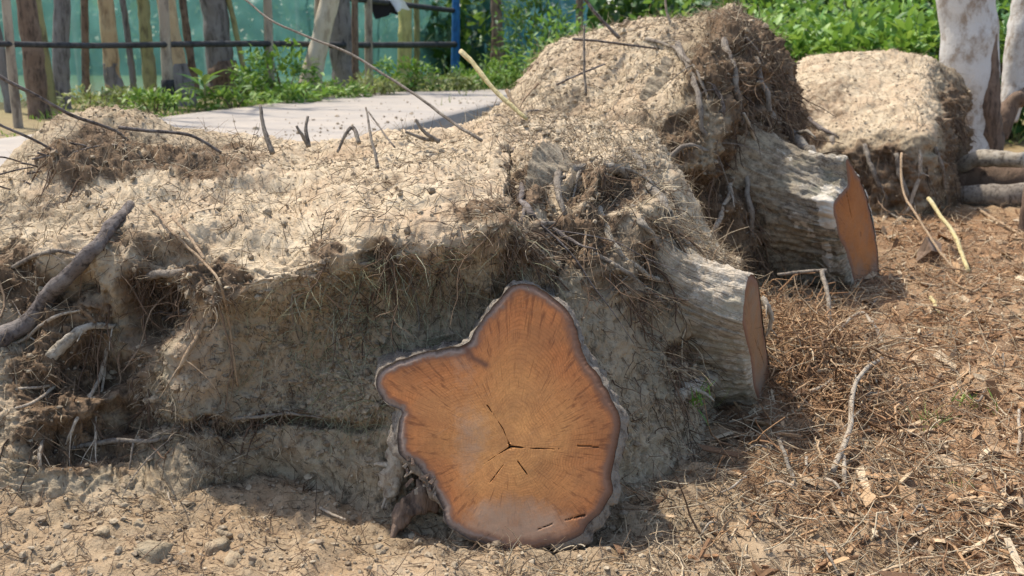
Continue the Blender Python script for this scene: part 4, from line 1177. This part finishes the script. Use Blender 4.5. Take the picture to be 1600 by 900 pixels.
L = np.minimum(r.lognormal(math.log(.038), .6, n), .16); W = L * r.uniform(0.08, 0.45, n)
v, f, rn = chips(p + [0, 0, 0.006], np.tile([0, 0, 1.0], (n, 1)), L, W, r.uniform(0.003, 0.010, n), 3, 0.5)
mesh('bark_litter', v, f, M['litter'], None, {'rnd': rn}, False, 'reddish brown bark chips and wood litter covering the ground on the right', 'litter', None, 'stuff')
n = 15000
p = scatter_ground(n, 0.3, 4.6, 1.9, 8.5, lw, 4)
d = r.normal(0, 1, (n, 3)) * [1, 1, 0.28]
v, f, rn = fibres(p + np.stack([np.zeros(n), np.zeros(n), r.uniform(0.0, 0.045, n)], -1), d, r.uniform(0.04, 0.26, n), r.choice([.0013, .002, .003, .005], n, p=[.4, .30, .2, .10]), 6, 0.7, 0.2, 3, 8)
mesh('fine_roots', v, f, M['litter'], None, {'rnd': rn}, True, 'tangled fine dry roots strewn over the ground on the right', 'roots', None, 'stuff')
# heap of torn roots and bark between the two edge-on cuts
n = 1500
xx = r.normal(1.30, .20, n); yy = r.normal(4.25, .42, n)
k = (xx > 1.12) | (yy > 4.1)
xx, yy = xx[k], yy[k]; n = len(xx)
hp = np.stack([xx, yy, gz(xx, yy) + r.random(n) ** 2 * 0.12], -1)
v, f, rn = fibres(hp, r.normal(0, 1, (n, 3)) * [1, 1, .6] + [0, 0, .1], r.uniform(.06, .26, n), r.choice([.002, .0035, .006], n, p=[.45, .35, .2]), 7, .8, .8, 4, 18)
mesh('root_heap', v, f, M['litter'], None, {'rnd': rn * .75}, True, 'heap of torn reddish roots between the two edge-on sawn stumps', 'roots', None, 'stuff')
n = 420
p = scatter_ground(n, 0.9, 4.4, 1.9, 7.5, lw, 24)
R = r.uniform(.012, .035, n)
v, f, rn = lumps(p, R, 25, 2, .6)
mesh('bark_lumps', v, f, M['litter'], None, {'rnd': rn * .6}, False, 'broken dark bark lumps half sunk in the litter', 'bark', None, 'stuff')
n = 3500
p = scatter_ground(n, -0.1, 1.5, 2.0, 3.9, lambda x, y: x * 0 + .6, 28)
v, f, rn = fibres(p + np.stack([np.zeros(n), np.zeros(n), r.uniform(0, .02, n)], -1), r.normal(0, 1, (n, 3)) * [1, 1, .25], r.uniform(.03, .16, n), r.choice([.001, .0018, .003], n), 6, .6, .2, 3, 29)
mesh('dry_fibres', v, f, M['straw'], None, {'rnd': rn}, True, 'dry root fibres strewn on the ground right of the big cut', 'fibres', None, 'stuff')
n = 6500
cw = lambda x, y: sstep(0.9, 0.2, x) * 0.9 + 0.12
p = scatter_ground(n, -2.4, 3.0, 1.8, 3.4, cw, 11)
R = np.minimum(r.lognormal(math.log(0.0042), 0.6, n), 0.015)
v, f, rn = lumps(p + np.stack([np.zeros(n), np.zeros(n), R * 0.3], -1), R, 12)
mesh('soil_crumbs', v, f, M['crumb'], None, {'rnd': rn}, False, 'pale crumbled soil strewn along the foot of the bank', 'soil', None, 'stuff')
n = 4200
p = scatter_ground(n, -2.2, 1.6, 1.8, 3.4, lambda x, y: x * 0 + 0.5, 14)
v, f, rn = fibres(p + [0, 0, 0.006], r.normal(0, 1, (n, 3)) * [1, 1, .2], r.uniform(.03, .16, n), r.uniform(.001, .0022, n), 5, .5, .1, 3, 15)
mesh('straw', v, f, M['rootlet'], None, {'rnd': rn}, True, 'bits of straw and root hair on the sandy ground in front', 'straw', None, 'stuff')
# larger clods at the lower left
V0, F0 = ico(3)
for k, (px, py, R) in enumerate([(235, 868, .06), (335, 855, .045), (368, 872, .04), (160, 832, .028), (25, 765, .035), (255, 778, .035), (90, 884, .026), (75, 775, .028),
                                 (215, 818, .022), (350, 832, .026)]):
    p = on_ground(px, py)
    V = V0 * (1 + 0.30 * fbm(V0 + k * 9.1, 1.1, 2, 5, ridged=True) + 0.16 * fbm(V0 + k * 5.0, 3.5, 3, 8))[:, None] * [1.15, 1.0, .72] * R
    rc = np.random.default_rng(k)
    for q in unit(rc.normal(0, 1, (9, 3))):
        h = V @ q - R * rc.uniform(.45, .8)
        V = V - np.maximum(h, 0)[:, None] * q * .92
    V = V * (1 + 0.22 * fbm(V / R + k, 4, 4, 3, gain=.6))[:, None]
    a = k * 2.4
    V = np.stack([V[:, 0] * math.cos(a) - V[:, 1] * math.sin(a), V[:, 0] * math.sin(a) + V[:, 1] * math.cos(a), V[:, 2]], -1)
    o = mesh('soil_clod', V, F0, M['soil'], None, {'sand': np.full(len(V), 0.25), 'roots': np.zeros(len(V))}, True,
             'largest clod of soil in the lower left foreground' if k == 0 else 'lump of crumbled soil at the foot of the bank', 'clod', 'soil clods before the bank')
    o.location = p + [0, 0, -R * 0.25]

# ------------------------------------------------------------------ log, far post, white trees at the right
def rod(name, pts, radii, mat, parent, sides=16, wob=0.2, seed=1, n=8, label=None):
    P = catmull(np.array(pts, float), n)
    R = catmull(np.array(radii, float), n)
    v, f = tube_arrays(P, R, sides, wob, seed)
    return mesh(name, v, f, M[mat], parent, label=label)
lg = thing('fallen_log', at(1560, 320, 8.6), 'brown fallen log lying behind the litter at the right edge', 'log')
rod('trunk', [at(1492, 285, 9.0), at(1560, 282, 8.8), at(1640, 280, 8.6), at(1720, 276, 8.5)], [.15, .16, .17, .17], 'brown_bark', lg, 22, 0.35, 5)
rod('lower_stem', [at(1500, 308, 8.5), at(1560, 306, 8.3), at(1660, 304, 8.1)], [.09, .10, .10], 'bark_root', lg, 14, .3, 16)
rod('branch_stub', [at(1500, 262, 8.9), at(1530, 248, 8.7), at(1600, 250, 8.4)], [.06, .07, .07], 'bark_dusty', lg, 12, 0.3, 6)
pp = on_ground(1600, 362)
po = thing('short_post', pp, 'dark brown short post cut off at the right edge of the picture', 'post')
rod('post', [pp + [0, 0, -.1], pp + [0, 0, .25], pp + [0.0, 0, .62]], [.045, .042, .04], 'brown_bark', po, 10, .2, 4)
bl = on_ground(1448, 412)
bk = thing('broken_block', bl, 'small dark broken block of wood below the flat-topped mound', 'wood')
v, f, rn = chips(bl[None] + [0, 0, 0.01], np.array([[0.2, -0.5, 0.8]]), np.array([.16]), np.array([.12]), np.array([.13]), 77, .2)
mesh('block', v, f, M['brown_bark'], bk, smooth=False)

wt = thing('white_tree', at(1530, 232, 10.6), 'thick white-barked tree trunk standing at the upper right', 'tree')
def tree_trunk(parent, pts, radii, mat, sides=26, seed=1, wob=0.14, name='trunk', label=None):
    return rod(name, pts, radii, mat, parent, sides, wob, seed, 10, label)
wtk = tree_trunk(wt, [at(1522, 240, 10.6), at(1521, 190, 10.6), at(1518, 120, 10.6), at(1512, 40, 10.6), at(1508, -60, 10.6), at(1500, -400, 10.6)], [.24, .235, .275, .28, .285, .22], 'white_bark', 30, 3)
tree_trunk(wtk, [at(1550, 240, 10.45), at(1548, 170, 10.40), at(1548, 100, 10.42), at(1545, 30, 10.44), at(1542, -40, 10.46)], [.12, .10, .075, .06, .05], 'brown_bark', 14, 4, .3, 'brown_strip', 'dark brown strip up the right side')  # dark brown tube laid up the right edge of the trunk
tree_trunk(wtk, [at(1487, 128, 10.45), at(1493, 150, 10.42), at(1496, 172, 10.45)], [.05, .055, .02], 'brown_bark', 10, 5, .4, 'torn_scar', 'brown torn scar below the white bark')
tree_trunk(wtk, [at(1500, -330, 10.6), at(1440, -520, 10.3), at(1380, -700, 10.2)], [.14, .10, .05], 'white_bark', 12, 6, .2, 'limb')
tree_trunk(wtk, [at(1502, -360, 10.6), at(1560, -560, 10.8), at(1580, -720, 11)], [.13, .09, .05], 'white_bark', 12, 7, .2, 'limb')
w2 = thing('white_tree', at(1600, 180, 11.0), 'leaning white trunk cut off by the right edge of the picture', 'tree')
tree_trunk(w2, [at(1574, 190, 11), at(1584, 140, 11), at(1597, 70, 11), at(1615, -40, 11), at(1680, -400, 11)], [.10, .13, .17, .18, .13], 'white_bark', 22, 8, .2)
tree_trunk(w2, [at(1560, 215, 10.9), at(1578, 165, 10.9), at(1600, 150, 10.9), at(1640, 140, 11)], [.09, .10, .10, .12], 'brown_bark', 14, 9, .4, 'broken_root')

# ------------------------------------------------------------------ fence, nets and trees beyond the road
def fence_pt(px, off=0.0, z=0.6):
    """where the fence line crosses this picture column"""
    k = ray(px, 120)[0] / ray(px, 120)[1]
    Y = (-4.9 + off - 13.7 * 0.2215) / (k - 0.2215)
    return np.array([k * Y, Y, z])
fn = thing('pole_fence', fence_pt(265), 'long dark pole fence with a single rail running beside the road', 'fence')
RAILZ = 1.5
rp = [fence_pt(px, 0, RAILZ) for px in (-250, -50, 150, 265, 422, 577, 712)]
for k, (pt, mt, rr_) in enumerate([(-160, 'bamboo', .055), (20, 'bamboo', .05), (262, 'bamboo', .075), (422, 'bamboo', .08), (577, 'bamboo', .09), (712, 'blue_paint', .13)]):
    b = fence_pt(pt)
    po_ = rod('post', [b + [0, 0, -.2], b + [0, 0, .5], b + [.03, 0, 1.6], b + [.05, 0, 3.0]], [rr_, rr_, rr_ * .9, rr_ * .8], mt, fn, 10, .1, k)
    if pt == 262:
        rod('post_sleeve', [b + [0, -.01, -.1], b + [0, -.01, .42]], [rr_ * 1.25, rr_ * 1.2], 'dark_rail', po_, 10, .1, k)
R1 = [q + np.array([0, -0.12, 0.015 * math.sin(i * 2.1)]) for i, q in enumerate(rp)]
rod('rail', R1, [.03, .03, .035, .04, .05, .065, .08], 'dark_rail', fn, 8, .12, 3)
R2 = [fence_pt(px, 0, 2.42) + np.array([0, .12, 0]) for px in (265, 422, 577, 712)]
rod('rail', R2, [.04, .05, .06, .07], 'dark_rail', fn, 8, .12, 4)

def net(name, A, B, z0, z1, mat, label, seed, posts=5):
    t = thing(name, ((A[0] + B[0]) / 2, (A[1] + B[1]) / 2, 0.6), label, 'netting', 'shade nets behind the fence')
    nu, nv = 90, 26
    u = np.linspace(0, 1, nu)[:, None]; w = np.linspace(0, 1, nv)[None]
    G = np.zeros((nu, nv, 3))
    nrm = unit(np.array([B[1] - A[1], A[0] - B[0], 0]))
    for c in range(2):
        G[..., c] = A[c] * (1 - u) + B[c] * u
    G[..., 2] = z0 + (z1 - z0) * w
    G += nrm * (fbm(G, 1.2, 3, seed)[..., None] * 0.22 + fbm(G, 4, 2, seed + 6, ridged=True, stretch=(1, 1, .4))[..., None] * 0.07)
    G[..., 2] += fbm(G, .8, 2, seed + 3) * 0.05
    G2 = G + nrm * 0.004
    V = np.concatenate([G.reshape(-1, 3)])
    mesh('net_sheet', V, grid_faces(nu, nv), M[mat], t)
    for k in range(posts):
        f = (k + .5) / posts
        b = np.array([A[0] * (1 - f) + B[0] * f, A[1] * (1 - f) + B[1] * f, z0]) - nrm * 0.3
        rod('post', [b + [0, 0, -.2], b + [0, 0, 1.2], b + [0, 0, z1 - z0 + .1]], [.05, .05, .045], 'bamboo', t, 8, .1, k)
nA0 = fence_pt(-150, -3.5); nA1 = fence_pt(716, -1.2)
net('shade_net', nA0 + [-1.0, -1.0, 0], nA1, 0.55, 3.6, 'net_teal', 'teal green shade net hung behind the trees left of the blue post', 3, 6)
B0 = nA1 + np.array([0.25, 0.4, 0]); B1 = at(915, 100, 27.0)
net('shade_net', B0, [B1[0], 26.6], 0.6, 3.4, 'net_blue', 'blue-green shade net between the blue post and the bushes', 9, 2)
fb = at(905, 60, 25.5)
rod_t = thing('fence_post', (fb[0], fb[1], 0.6), 'lone dark pole at the right end of the blue net', 'post')
rod('pole', [np.array([fb[0], fb[1], z]) for z in (0.5, 1.5, 3.2)], [.11, .1, .09], 'brown_bark', rod_t, 10, .15, 3)

def tree(px, basepy, wpx, mat, label, topdx=0, base_mat=None, z=0.6, seed=0, dx2=None):
    d = ray(px, basepy)
    b = at_z(px, basepy, z)
    t = thing('tree', b, label, 'tree', 'trees beyond the road')
    sc = np.linalg.norm(b - [0, 0, CAM_Z]) / FPX
    r_ = wpx * sc * 0.54
    H = 6.5
    lean_x = topdx * sc / max(1e-3, (basepy + 5) * sc) * H            # sideways shift over the height
    P = [b + np.array([lean_x * k + 0.06 * math.sin(seed + 5 * k), 0, -0.15 + (H + .15) * k]) for k in (0, .03, .10, .25, .5, .75, 1.0)]
    tk = rod('trunk', P, [r_ * 1.3, r_ * 1.2, r_ * 1.05, r_, r_ * .93, r_ * .8, r_ * .6], mat, t, 18, .22, seed, 10)
    if base_mat:
        rod('old_bark_base', [b + [0, 0, -.1], b + [0.0, 0, .12], b + [lean_x * .06, 0, .45], b + [lean_x * .08, 0, .62]], [r_ * 1.6, r_ * 1.4, r_ * 1.18, r_ * 1.0], base_mat, tk, 16, .3, seed + 3, 8)
    rr2 = np.random.default_rng(seed)
    for k in range(4):
        a = k * 1.7 + seed; hz = 3.6 + k * .75
        s = b + np.array([lean_x * hz / H, 0, hz])
        e = np.array([math.cos(a), math.sin(a), 1.1])
        rod('limb', [s, s + e * .6, s + e * 1.3 + [0, 0, .3]], [r_ * .4, r_ * .28, r_ * .12], mat, tk, 8, .2, seed + k, 6)
TR = [
 (55, 185, 23, 'brown_bark', 'dark brown trunk nearest the left edge beyond the road', 0, None),
 (76, 180, 12, 'olive_bark', 'slim olive trunk touching the dark trunk near the left edge', 2, None),
 (18, 176, 12, 'grey_bark', 'thin dark trunk at the extreme left edge beyond the road', -4, None),
 (100, 170, 20, 'grey_bark', 'dark leaning trunk right of the olive trunk near the left edge', 20, None),
 (140, 160, 9, 'brown_bark', 'thin dark stem left of the first tan trunk', 8, None),
 (181, 163, 19, 'tan_bark', 'tan trunk with dark flared base left of the black-sleeved post', -6, 'grey_bark'),
 (207, 156, 8, 'grey_bark', 'thin grey stem just right of the first tan trunk', -6, None),
 (230, 156, 16, 'olive_bark', 'slim mossy trunk between the two tan trunks', 6, None),
 (285, 165, 25, 'tan_bark', 'peeling orange-tan trunk behind the black-sleeved post', -8, 'grey_bark'),
 (312, 152, 10, 'brown_bark', 'thin brown stem right of the peeling tan trunk', -10, None),
 (355, 150, 34, 'grey_bark', 'stout grey trunk right of the peeling tan trunk', -8, 'brown_bark'),
 (332, 148, 9, 'olive_bark', 'thin trunk just left of the stout grey trunk', 14, None),
 (388, 150, 7, 'olive_bark', 'thin slanting stem right of the stout grey trunk', -26, None),
 (470, 148, 26, 'pale_bark', 'smooth pale trunk leaning right before the net', 50, None),
 (540, 140, 34, 'grey_bark', 'grey trunk just right of the pale leaning trunk', -4, None),
 (500, 147, 9, 'pale_bark', 'thin pale stem in front of the grey trunk', 8, None),
 (562, 146, 9, 'brown_bark', 'thin brown trunk beside the grey trunk', 0, None),
 (634, 123, 19, 'yellow_bark', 'straight yellow-barked trunk behind the rail', 0, None),
 (650, 122, 8, 'olive_bark', 'thin shaded stem right of the yellow-barked trunk', 0, None),
 (768, 121, 11, 'brown_bark', 'thin dark stem left of the brown trunk before the blue net', 6, None),
 (781, 122, 15, 'brown_bark', 'brown trunk before the blue net', -4, None),
]
for k, (px, py, w, mt, lb, dx, bm_) in enumerate(TR):
    tree(px, py, w, mt, lb, dx, bm_, seed=k + 1)
# torn white plastic with a dark rag caught on the upper rail
sp = fence_pt(612, -0.05, 2.3)
sc_t = thing('plastic_scrap', sp, 'torn white plastic with a black rag caught high on the fence', 'scrap')
u = np.linspace(-1, 1, 14)[:, None]; w = np.linspace(0, 1, 12)[None]
Gp = np.stack([u * 0.24 + 0.20 * w + sp[0], 0 * u * w + sp[1] - .15, sp[2] + .25 - w * .32 + 0.10 * u], -1)
Gp = Gp + np.stack([fbm(Gp, 3, 2, 4), fbm(Gp, 3, 2, 5), fbm(Gp, 3, 2, 6)], -1) * .12
mw = NT('white_plastic'); mw.color((0.78, 0.78, 0.78)); mk = NT('black_rag'); mk.color((0.02, 0.018, 0.02))
mesh('plastic', Gp, grid_faces(14, 12), mw.m, sc_t)
Gk = Gp * [1, 1, 1] + [-0.25, -.06, -.10]
mesh('rag', Gk, grid_faces(14, 12), mk.m, sc_t)

# ------------------------------------------------------------------ plants
def shrub(name, c, rx, ry_, h, nl, ll, mat, label, group, seed, cat='shrub', wr=0.38, trunk_r=0.03):
    r = np.random.default_rng(seed)
    t = thing(name, c, label, cat, group)
    nc = max(8, nl // 26)
    q = unit(r.normal(0, 1, (nc, 3))) * (r.random((nc, 1)) ** 0.45)
    cc = np.array(c) + q * [rx, ry_, h * .5] + [0, 0, h * .52]
    idx = r.integers(0, nc, nl)
    P = cc[idx] + r.normal(0, 1, (nl, 3)) * [rx * .17, ry_ * .17, h * .10]
    P[:, 2] = np.maximum(P[:, 2], c[2] + 0.02)
    D = unit((P - np.array(c) - [0, 0, h * .3]) / [rx, ry_, h]) * .8 + r.normal(0, .55, (nl, 3)) + [0, -0.1, 0.05]
    L = ll * r.uniform(.6, 1.3, nl)
    v, f, rn = leaf_arrays(P, D, np.tile([0, 0, 1.0], (nl, 1)) + r.normal(0, .4, (nl, 3)), L, L * wr, seed)
    mesh('foliage', v, f, M[mat], t, {'rnd': rn}, True)
    for k in range(3):
        a = k * 2.1 + seed
        e = np.array([math.cos(a) * rx * .5, math.sin(a) * ry_ * .5, h * .75])
        rod('stem', [np.array(c) + [0, 0, -.05], np.array(c) + e * .5 + [0, 0, .05], np.array(c) + e], [trunk_r, trunk_r * .7, trunk_r * .3], 'brown_bark', t, 6, .1, k, 4)
# leafy bank behind the mounds on the right
sh = [
 (960, 50, 17, 1.1, 1.2, 'leaf_light', 'light green low bush behind the left brow of the tall mound'),
 (1020, 20, 21, 1.6, 1.6, 'leaf_light', 'pale green bush at the top behind the tall mound'),
 (1100, 15, 21, 1.5, 1.7, 'leaf', 'green bush rising behind the peak of the tall mound'),
 (1190, 40, 17, 1.3, 1.6, 'leaf_light', 'bright green bush right of the peak of the tall mound'),
 (1240, 60, 14.5, 1.1, 1.4, 'leaf', 'leafy green bush in the gap between the two sandy mounds'),
 (1300, 55, 14.2, 1.1, 1.45, 'leaf', 'large-leaved green bush behind the left end of the flat-topped mound'),
 (1365, 55, 14.0, 1.1, 1.4, 'leaf', 'large-leaved green bush behind the middle of the flat-topped mound'),
 (1430, 55, 13.8, 1.1, 1.45, 'leaf', 'mid green bush behind the right end of the flat-topped mound'),
 (1480, 50, 14.5, 1.1, 1.6, 'leaf_dark', 'dark green bush just left of the white tree'),
 (1575, 60, 13.5, 1.1, 1.5, 'leaf_dark', 'dark green bush between the two white trunks'),
 (1640, 60, 14.0, 1.2, 1.6, 'leaf', 'green bush behind the leaning white trunk'),
 (1260, 10, 20, 1.8, 1.9, 'leaf', 'farther green bush above the gap between the mounds'),
 (1350, 10, 20, 1.8, 2.0, 'leaf_light', 'farther pale bush above the flat-topped mound'),
 (1440, 10, 20, 1.8, 2.0, 'leaf', 'farther green bush left of the white trunk'),
]
for k, (px, py, Y, rx, h, mt, lb) in enumerate(sh):
    q = at(px, py, Y)
    zb = float(gz(q[0], Y)[0])
    shrub('shrub', np.array([q[0], Y, zb]), rx, rx * .8, h, 1300, 0.20, mt, lb, 'bushes behind the mounds', 500 + k, wr=.42)
# bush and weeds at the end of the road, along the fence foot
wd = [
 (835, 118, 20.5, .95, 1.9, 'leaf_dark', 1300, .16, 'dense dark green bush at the end of the road, left of the tall mound'),
 (868, 110, 19.0, .8, 1.3, 'leaf', 900, .15, 'mid green bush touching the left slope of the tall mound'),
 (800, 140, 19.5, .7, .6, 'leaf_light', 600, .12, 'low bright weeds below the brown trunk at the road end'),
 (745, 145, 19.6, .8, .5, 'leaf', 600, .12, 'low leafy weeds at the foot of the blue post'),
 (690, 146, 19.0, .7, .35, 'grass', 500, .12, 'low yellowish weeds along the road edge left of the blue post'),
 (640, 142, 18.8, .6, .6, 'leaf', 700, .12, 'round green weed below the yellow-barked trunk'),
 (590, 158, 17.4, .6, .35, 'grass', 450, .11, 'low pale weeds along the road edge below the grey trunk'),
 (520, 165, 16.5, .6, .28, 'leaf_light', 500, .11, 'low bright weeds below the pale leaning trunk'),
 (445, 160, 16.0, .6, .85, 'leaf', 600, .13, 'tall green weed under the middle of the rail'),
 (470, 168, 15.0, .5, .35, 'leaf', 500, .12, 'green weed right of the tall weed under the rail'),
 (405, 150, 17.0, .4, .7, 'leaf', 500, .13, 'feathery green weed left of the tall weed'),
 (240, 182, 12.9, .5, .35, 'leaf_light', 400, .10, 'low bright weeds left of the black-sleeved post'),
 (365, 172, 14.0, .6, .28, 'leaf_light', 450, .11, 'bright low weeds right of the broad-leaved plant'),
 (140, 170, 13.5, .7, .35, 'grass', 400, .10, 'dry pale weeds between the left trunks'),
 (200, 165, 14.2, .6, .3, 'grass', 350, .10, 'dry pale weeds under the tan trunk'),
]
for k, (px, py, Y, rx, h, mt, nl, ll, lb) in enumerate(wd):
    q = at(px, py, Y)
    shrub('weed', np.array([q[0], Y, 0.6]), rx, rx * .7, h, nl, ll, mt, lb, 'weeds along the fence', 700 + k, 'weed', .36, .012)
# broad-leaved plant: each leaf its own part
bp = np.array([fence_pt(318, 0.55, 0.6)[0], fence_pt(318, 0.55)[1], 0.62])
bl_t = thing('broad_leaved_plant', bp, 'broad-leaved yellow-green plant right of the black-sleeved post', 'plant')
r = np.random.default_rng(33)
for k in range(16):
    a = k * 2.4; el = r.uniform(0.15, 0.9)
    D = np.array([[math.cos(a) * math.cos(el), math.sin(a) * math.cos(el), math.sin(el)]])
    v, f, rn = leaf_arrays(bp[None] + D * .06 + [0, 0, .1 + .02 * k], D, np.array([[0, 0, 1.0]]), np.array([r.uniform(.32, .5)]), np.array([r.uniform(.10, .15)]), k, .35)
    mesh('leaf', v, f, M['leaf_light' if k % 3 else 'leaf'], bl_t, {'rnd': np.full(len(v), r.random())})
rod('stem', [bp + [0, 0, -.05], bp + [0, 0, .2], bp + [.02, 0, .42]], [.02, .018, .01], 'olive_bark', bl_t, 6, .1, 2, 4)
# small grass tufts by the stumps
def tuft(px, py, Y, n, L, mat, label, seed, spread=.03, plane=None):
    q = on_ground(px, py) if Y is None else at(px, py, Y)
    r = np.random.default_rng(seed)
    P = q + r.normal(0, 1, (n, 3)) * [spread, spread, .004]
    D = r.normal(0, .55, (n, 3)) + [0, -.25, 1.0]
    v, f, rn = leaf_arrays(P, D, r.normal(0, 1, (n, 3)), L * r.uniform(.6, 1.3, n), np.full(n, .006), seed, .5)
    o = mesh('grass_tuft', v - q, f, M[mat], None, {'rnd': rn}, True, label, 'grass')
    o.location = q
tuft(1085, 632, 3.5, 26, .09, 'leaf', 'small green grass tuft left of the narrow brown cut', 1)
tuft(1455, 665, None, 24, .09, 'grass', 'small green grass tuft in the litter at the right', 2)
tuft(1520, 640, None, 14, .08, 'leaf', 'thin green sprig near the right edge', 3)
tuft(1480, 758, None, 10, .06, 'grass', 'tiny green sprout in the lower right litter', 4)
# wispy dry grass hanging on the shaded wall above the big cut
p, nn = pick(VA, NA, cell_area(VA) * stpA * (rowA > 1.8) * (rowA < 3.8) * np.exp(-((VA[..., 0] + 0.45) / 0.28) ** 2), 600, 77)
r = np.random.default_rng(78)
v, f, rn = fibres(p, nn * .5 + r.normal(0, .5, p.shape) + [0.1, 0, .15], r.uniform(.06, .2, len(p)), r.uniform(.0009, .0018, len(p)), 6, .6, 1.2, 3, 79)
mesh('dry_grass', v, f, M['dry_grass'], rbA, {'rnd': rn}, kind='stuff')

# far wood that closes the view, read as one mass
r = np.random.default_rng(90)
nl = 26000
X = r.uniform(-32, 34, nl); Yf = r.uniform(31, 40, nl)
topz = 3.4 + 1.6 * fbm(np.stack([X, X * 0, X * 0], -1), .35, 3, 4)
Zf = 0.5 + r.random(nl) ** .8 * topz + 0.0
v, f, rn = leaf_arrays(np.stack([X, Yf, Zf], -1), r.normal(0, .6, (nl, 3)) + [0, -.5, .0], np.tile([0, 0, 1.0], (nl, 1)) + r.normal(0, .4, (nl, 3)), r.uniform(.35, .7, nl), r.uniform(.2, .35, nl), 5)
mesh('far_wood', v, f, M['leaf_dark'], None, {'rnd': rn}, True, 'dark green mass of far trees behind the nets and bushes', 'trees', None, 'stuff')
# short grass over the verges and the slope behind
n = 9000
X = r.uniform(-1, 12, n); Yg = r.uniform(12.5, 28, n)
v, f, rn = leaf_arrays(np.stack([X, Yg, gz(X, Yg)], -1), r.normal(0, .5, (n, 3)) + [0, 0, 1], r.normal(0, 1, (n, 3)), r.uniform(.15, .4, n), r.uniform(.02, .04, n), 6, .4)
mesh('grass', v, f, M['grass'], None, {'rnd': rn}, True, 'light green grass on the slope behind the mounds', 'grass', None, 'stuff')
n = 6000
Yg = r.uniform(8, 19.5, n); X = fence_x(Yg) + r.uniform(-2.6, 1.12, n)
keep = fbm(np.stack([X, Yg, 0 * X], -1), 1.1, 3, 44) > 0.05
X, Yg = X[keep], Yg[keep]; n = len(X)
v, f, rn = leaf_arrays(np.stack([X, Yg, gz(X, Yg)], -1), r.normal(0, .5, (n, 3)) + [0, 0, .8], r.normal(0, 1, (n, 3)), r.uniform(.05, .15, n), r.uniform(.012, .025, n), 7, .4)
mesh('verge_grass', v, f, M['leaf_light'], None, {'rnd': rn}, True, 'patchy pale grass along the verge under the pole fence', 'grass', None, 'stuff')
# soil and straw spilled on the road
n = 420
Yg = 5 + 11 * r.random(n) ** 1.4; X = fence_x(Yg) + 1.2 + 3.2 * r.random(n) ** .35
v, f, rn = lumps(np.stack([X, Yg, np.full(n, .665)], -1), np.minimum(r.lognormal(math.log(.007), .6, n), .03), 61)
mesh('road_dirt', v, f, M['crumb'], None, {'rnd': rn}, False, 'crumbs of soil spilled over the concrete road', 'soil', None, 'stuff')
p, nn = pick(VB, NB, cell_area(VB) * (rowB > 1.5) * (rowB < 4.8) * (VB[..., 0] > 0.45), 700, 301)
v, f, rn = fibres(p, nn * .3 + r.normal(0, .5, p.shape) + [.5, -.1, -.35], r.uniform(.06, .22, len(p)), r.choice([.0012, .002, .0032], len(p)), 6, .5, .6, 3, 302)
mesh('clinging_roots', v, f, M['straw'], rbB, {'rnd': rn}, kind='stuff')
# (e) short hairs and grains over the shaded wall
wmask = stpA * (rowA > 0.8) * (rowA < 4.3) * (VA[..., 0] > -1.3)
p, nn = pick(VA, NA, cell_area(VA) * wmask, 6500, 401)
v, f, rn = fibres(p - nn * .003, nn * .5 + r.normal(0, .7, p.shape) + [0, 0, -.25], r.uniform(.015, .07, len(p)), r.choice([.0008, .0013, .002], len(p)), 5, .8, .8, 3, 402)
mesh('wall_hairs', v, f, M['straw'], rbA, {'rnd': rn}, kind='stuff')
p, nn = pick(VA, NA, cell_area(VA) * wmask * (0.2 + sstep(0, .3, fbm(VA, 6, 2, 403))), 5000, 404)
R = np.minimum(r.lognormal(math.log(.005), .6, len(p)), .02)
v, f, rn = lumps(p, R, 405)
mesh('wall_grains', v, f, M['crumb'], rbA, {'rnd': .6 * rn}, False, kind='stuff')
# (i) long pale straw over the litter
n = 3200
p = scatter_ground(n, 0.6, 4.4, 1.9, 6.5, lw, 501)
v, f, rn = fibres(p + np.stack([np.zeros(n), np.zeros(n), r.uniform(.01, .05, n)], -1), r.normal(0, 1, (n, 3)) * [1, .7, .18], r.uniform(.08, .3, n), r.choice([.0016, .0025, .004], n, p=[.5, .35, .15]), 6, .5, .15, 3, 502)
mesh('pale_straw', v, f, M['straw'], None, {'rnd': .4 + .6 * rn}, True, 'long pale straw and root strips lying on top of the brown litter', 'straw', None, 'stuff')
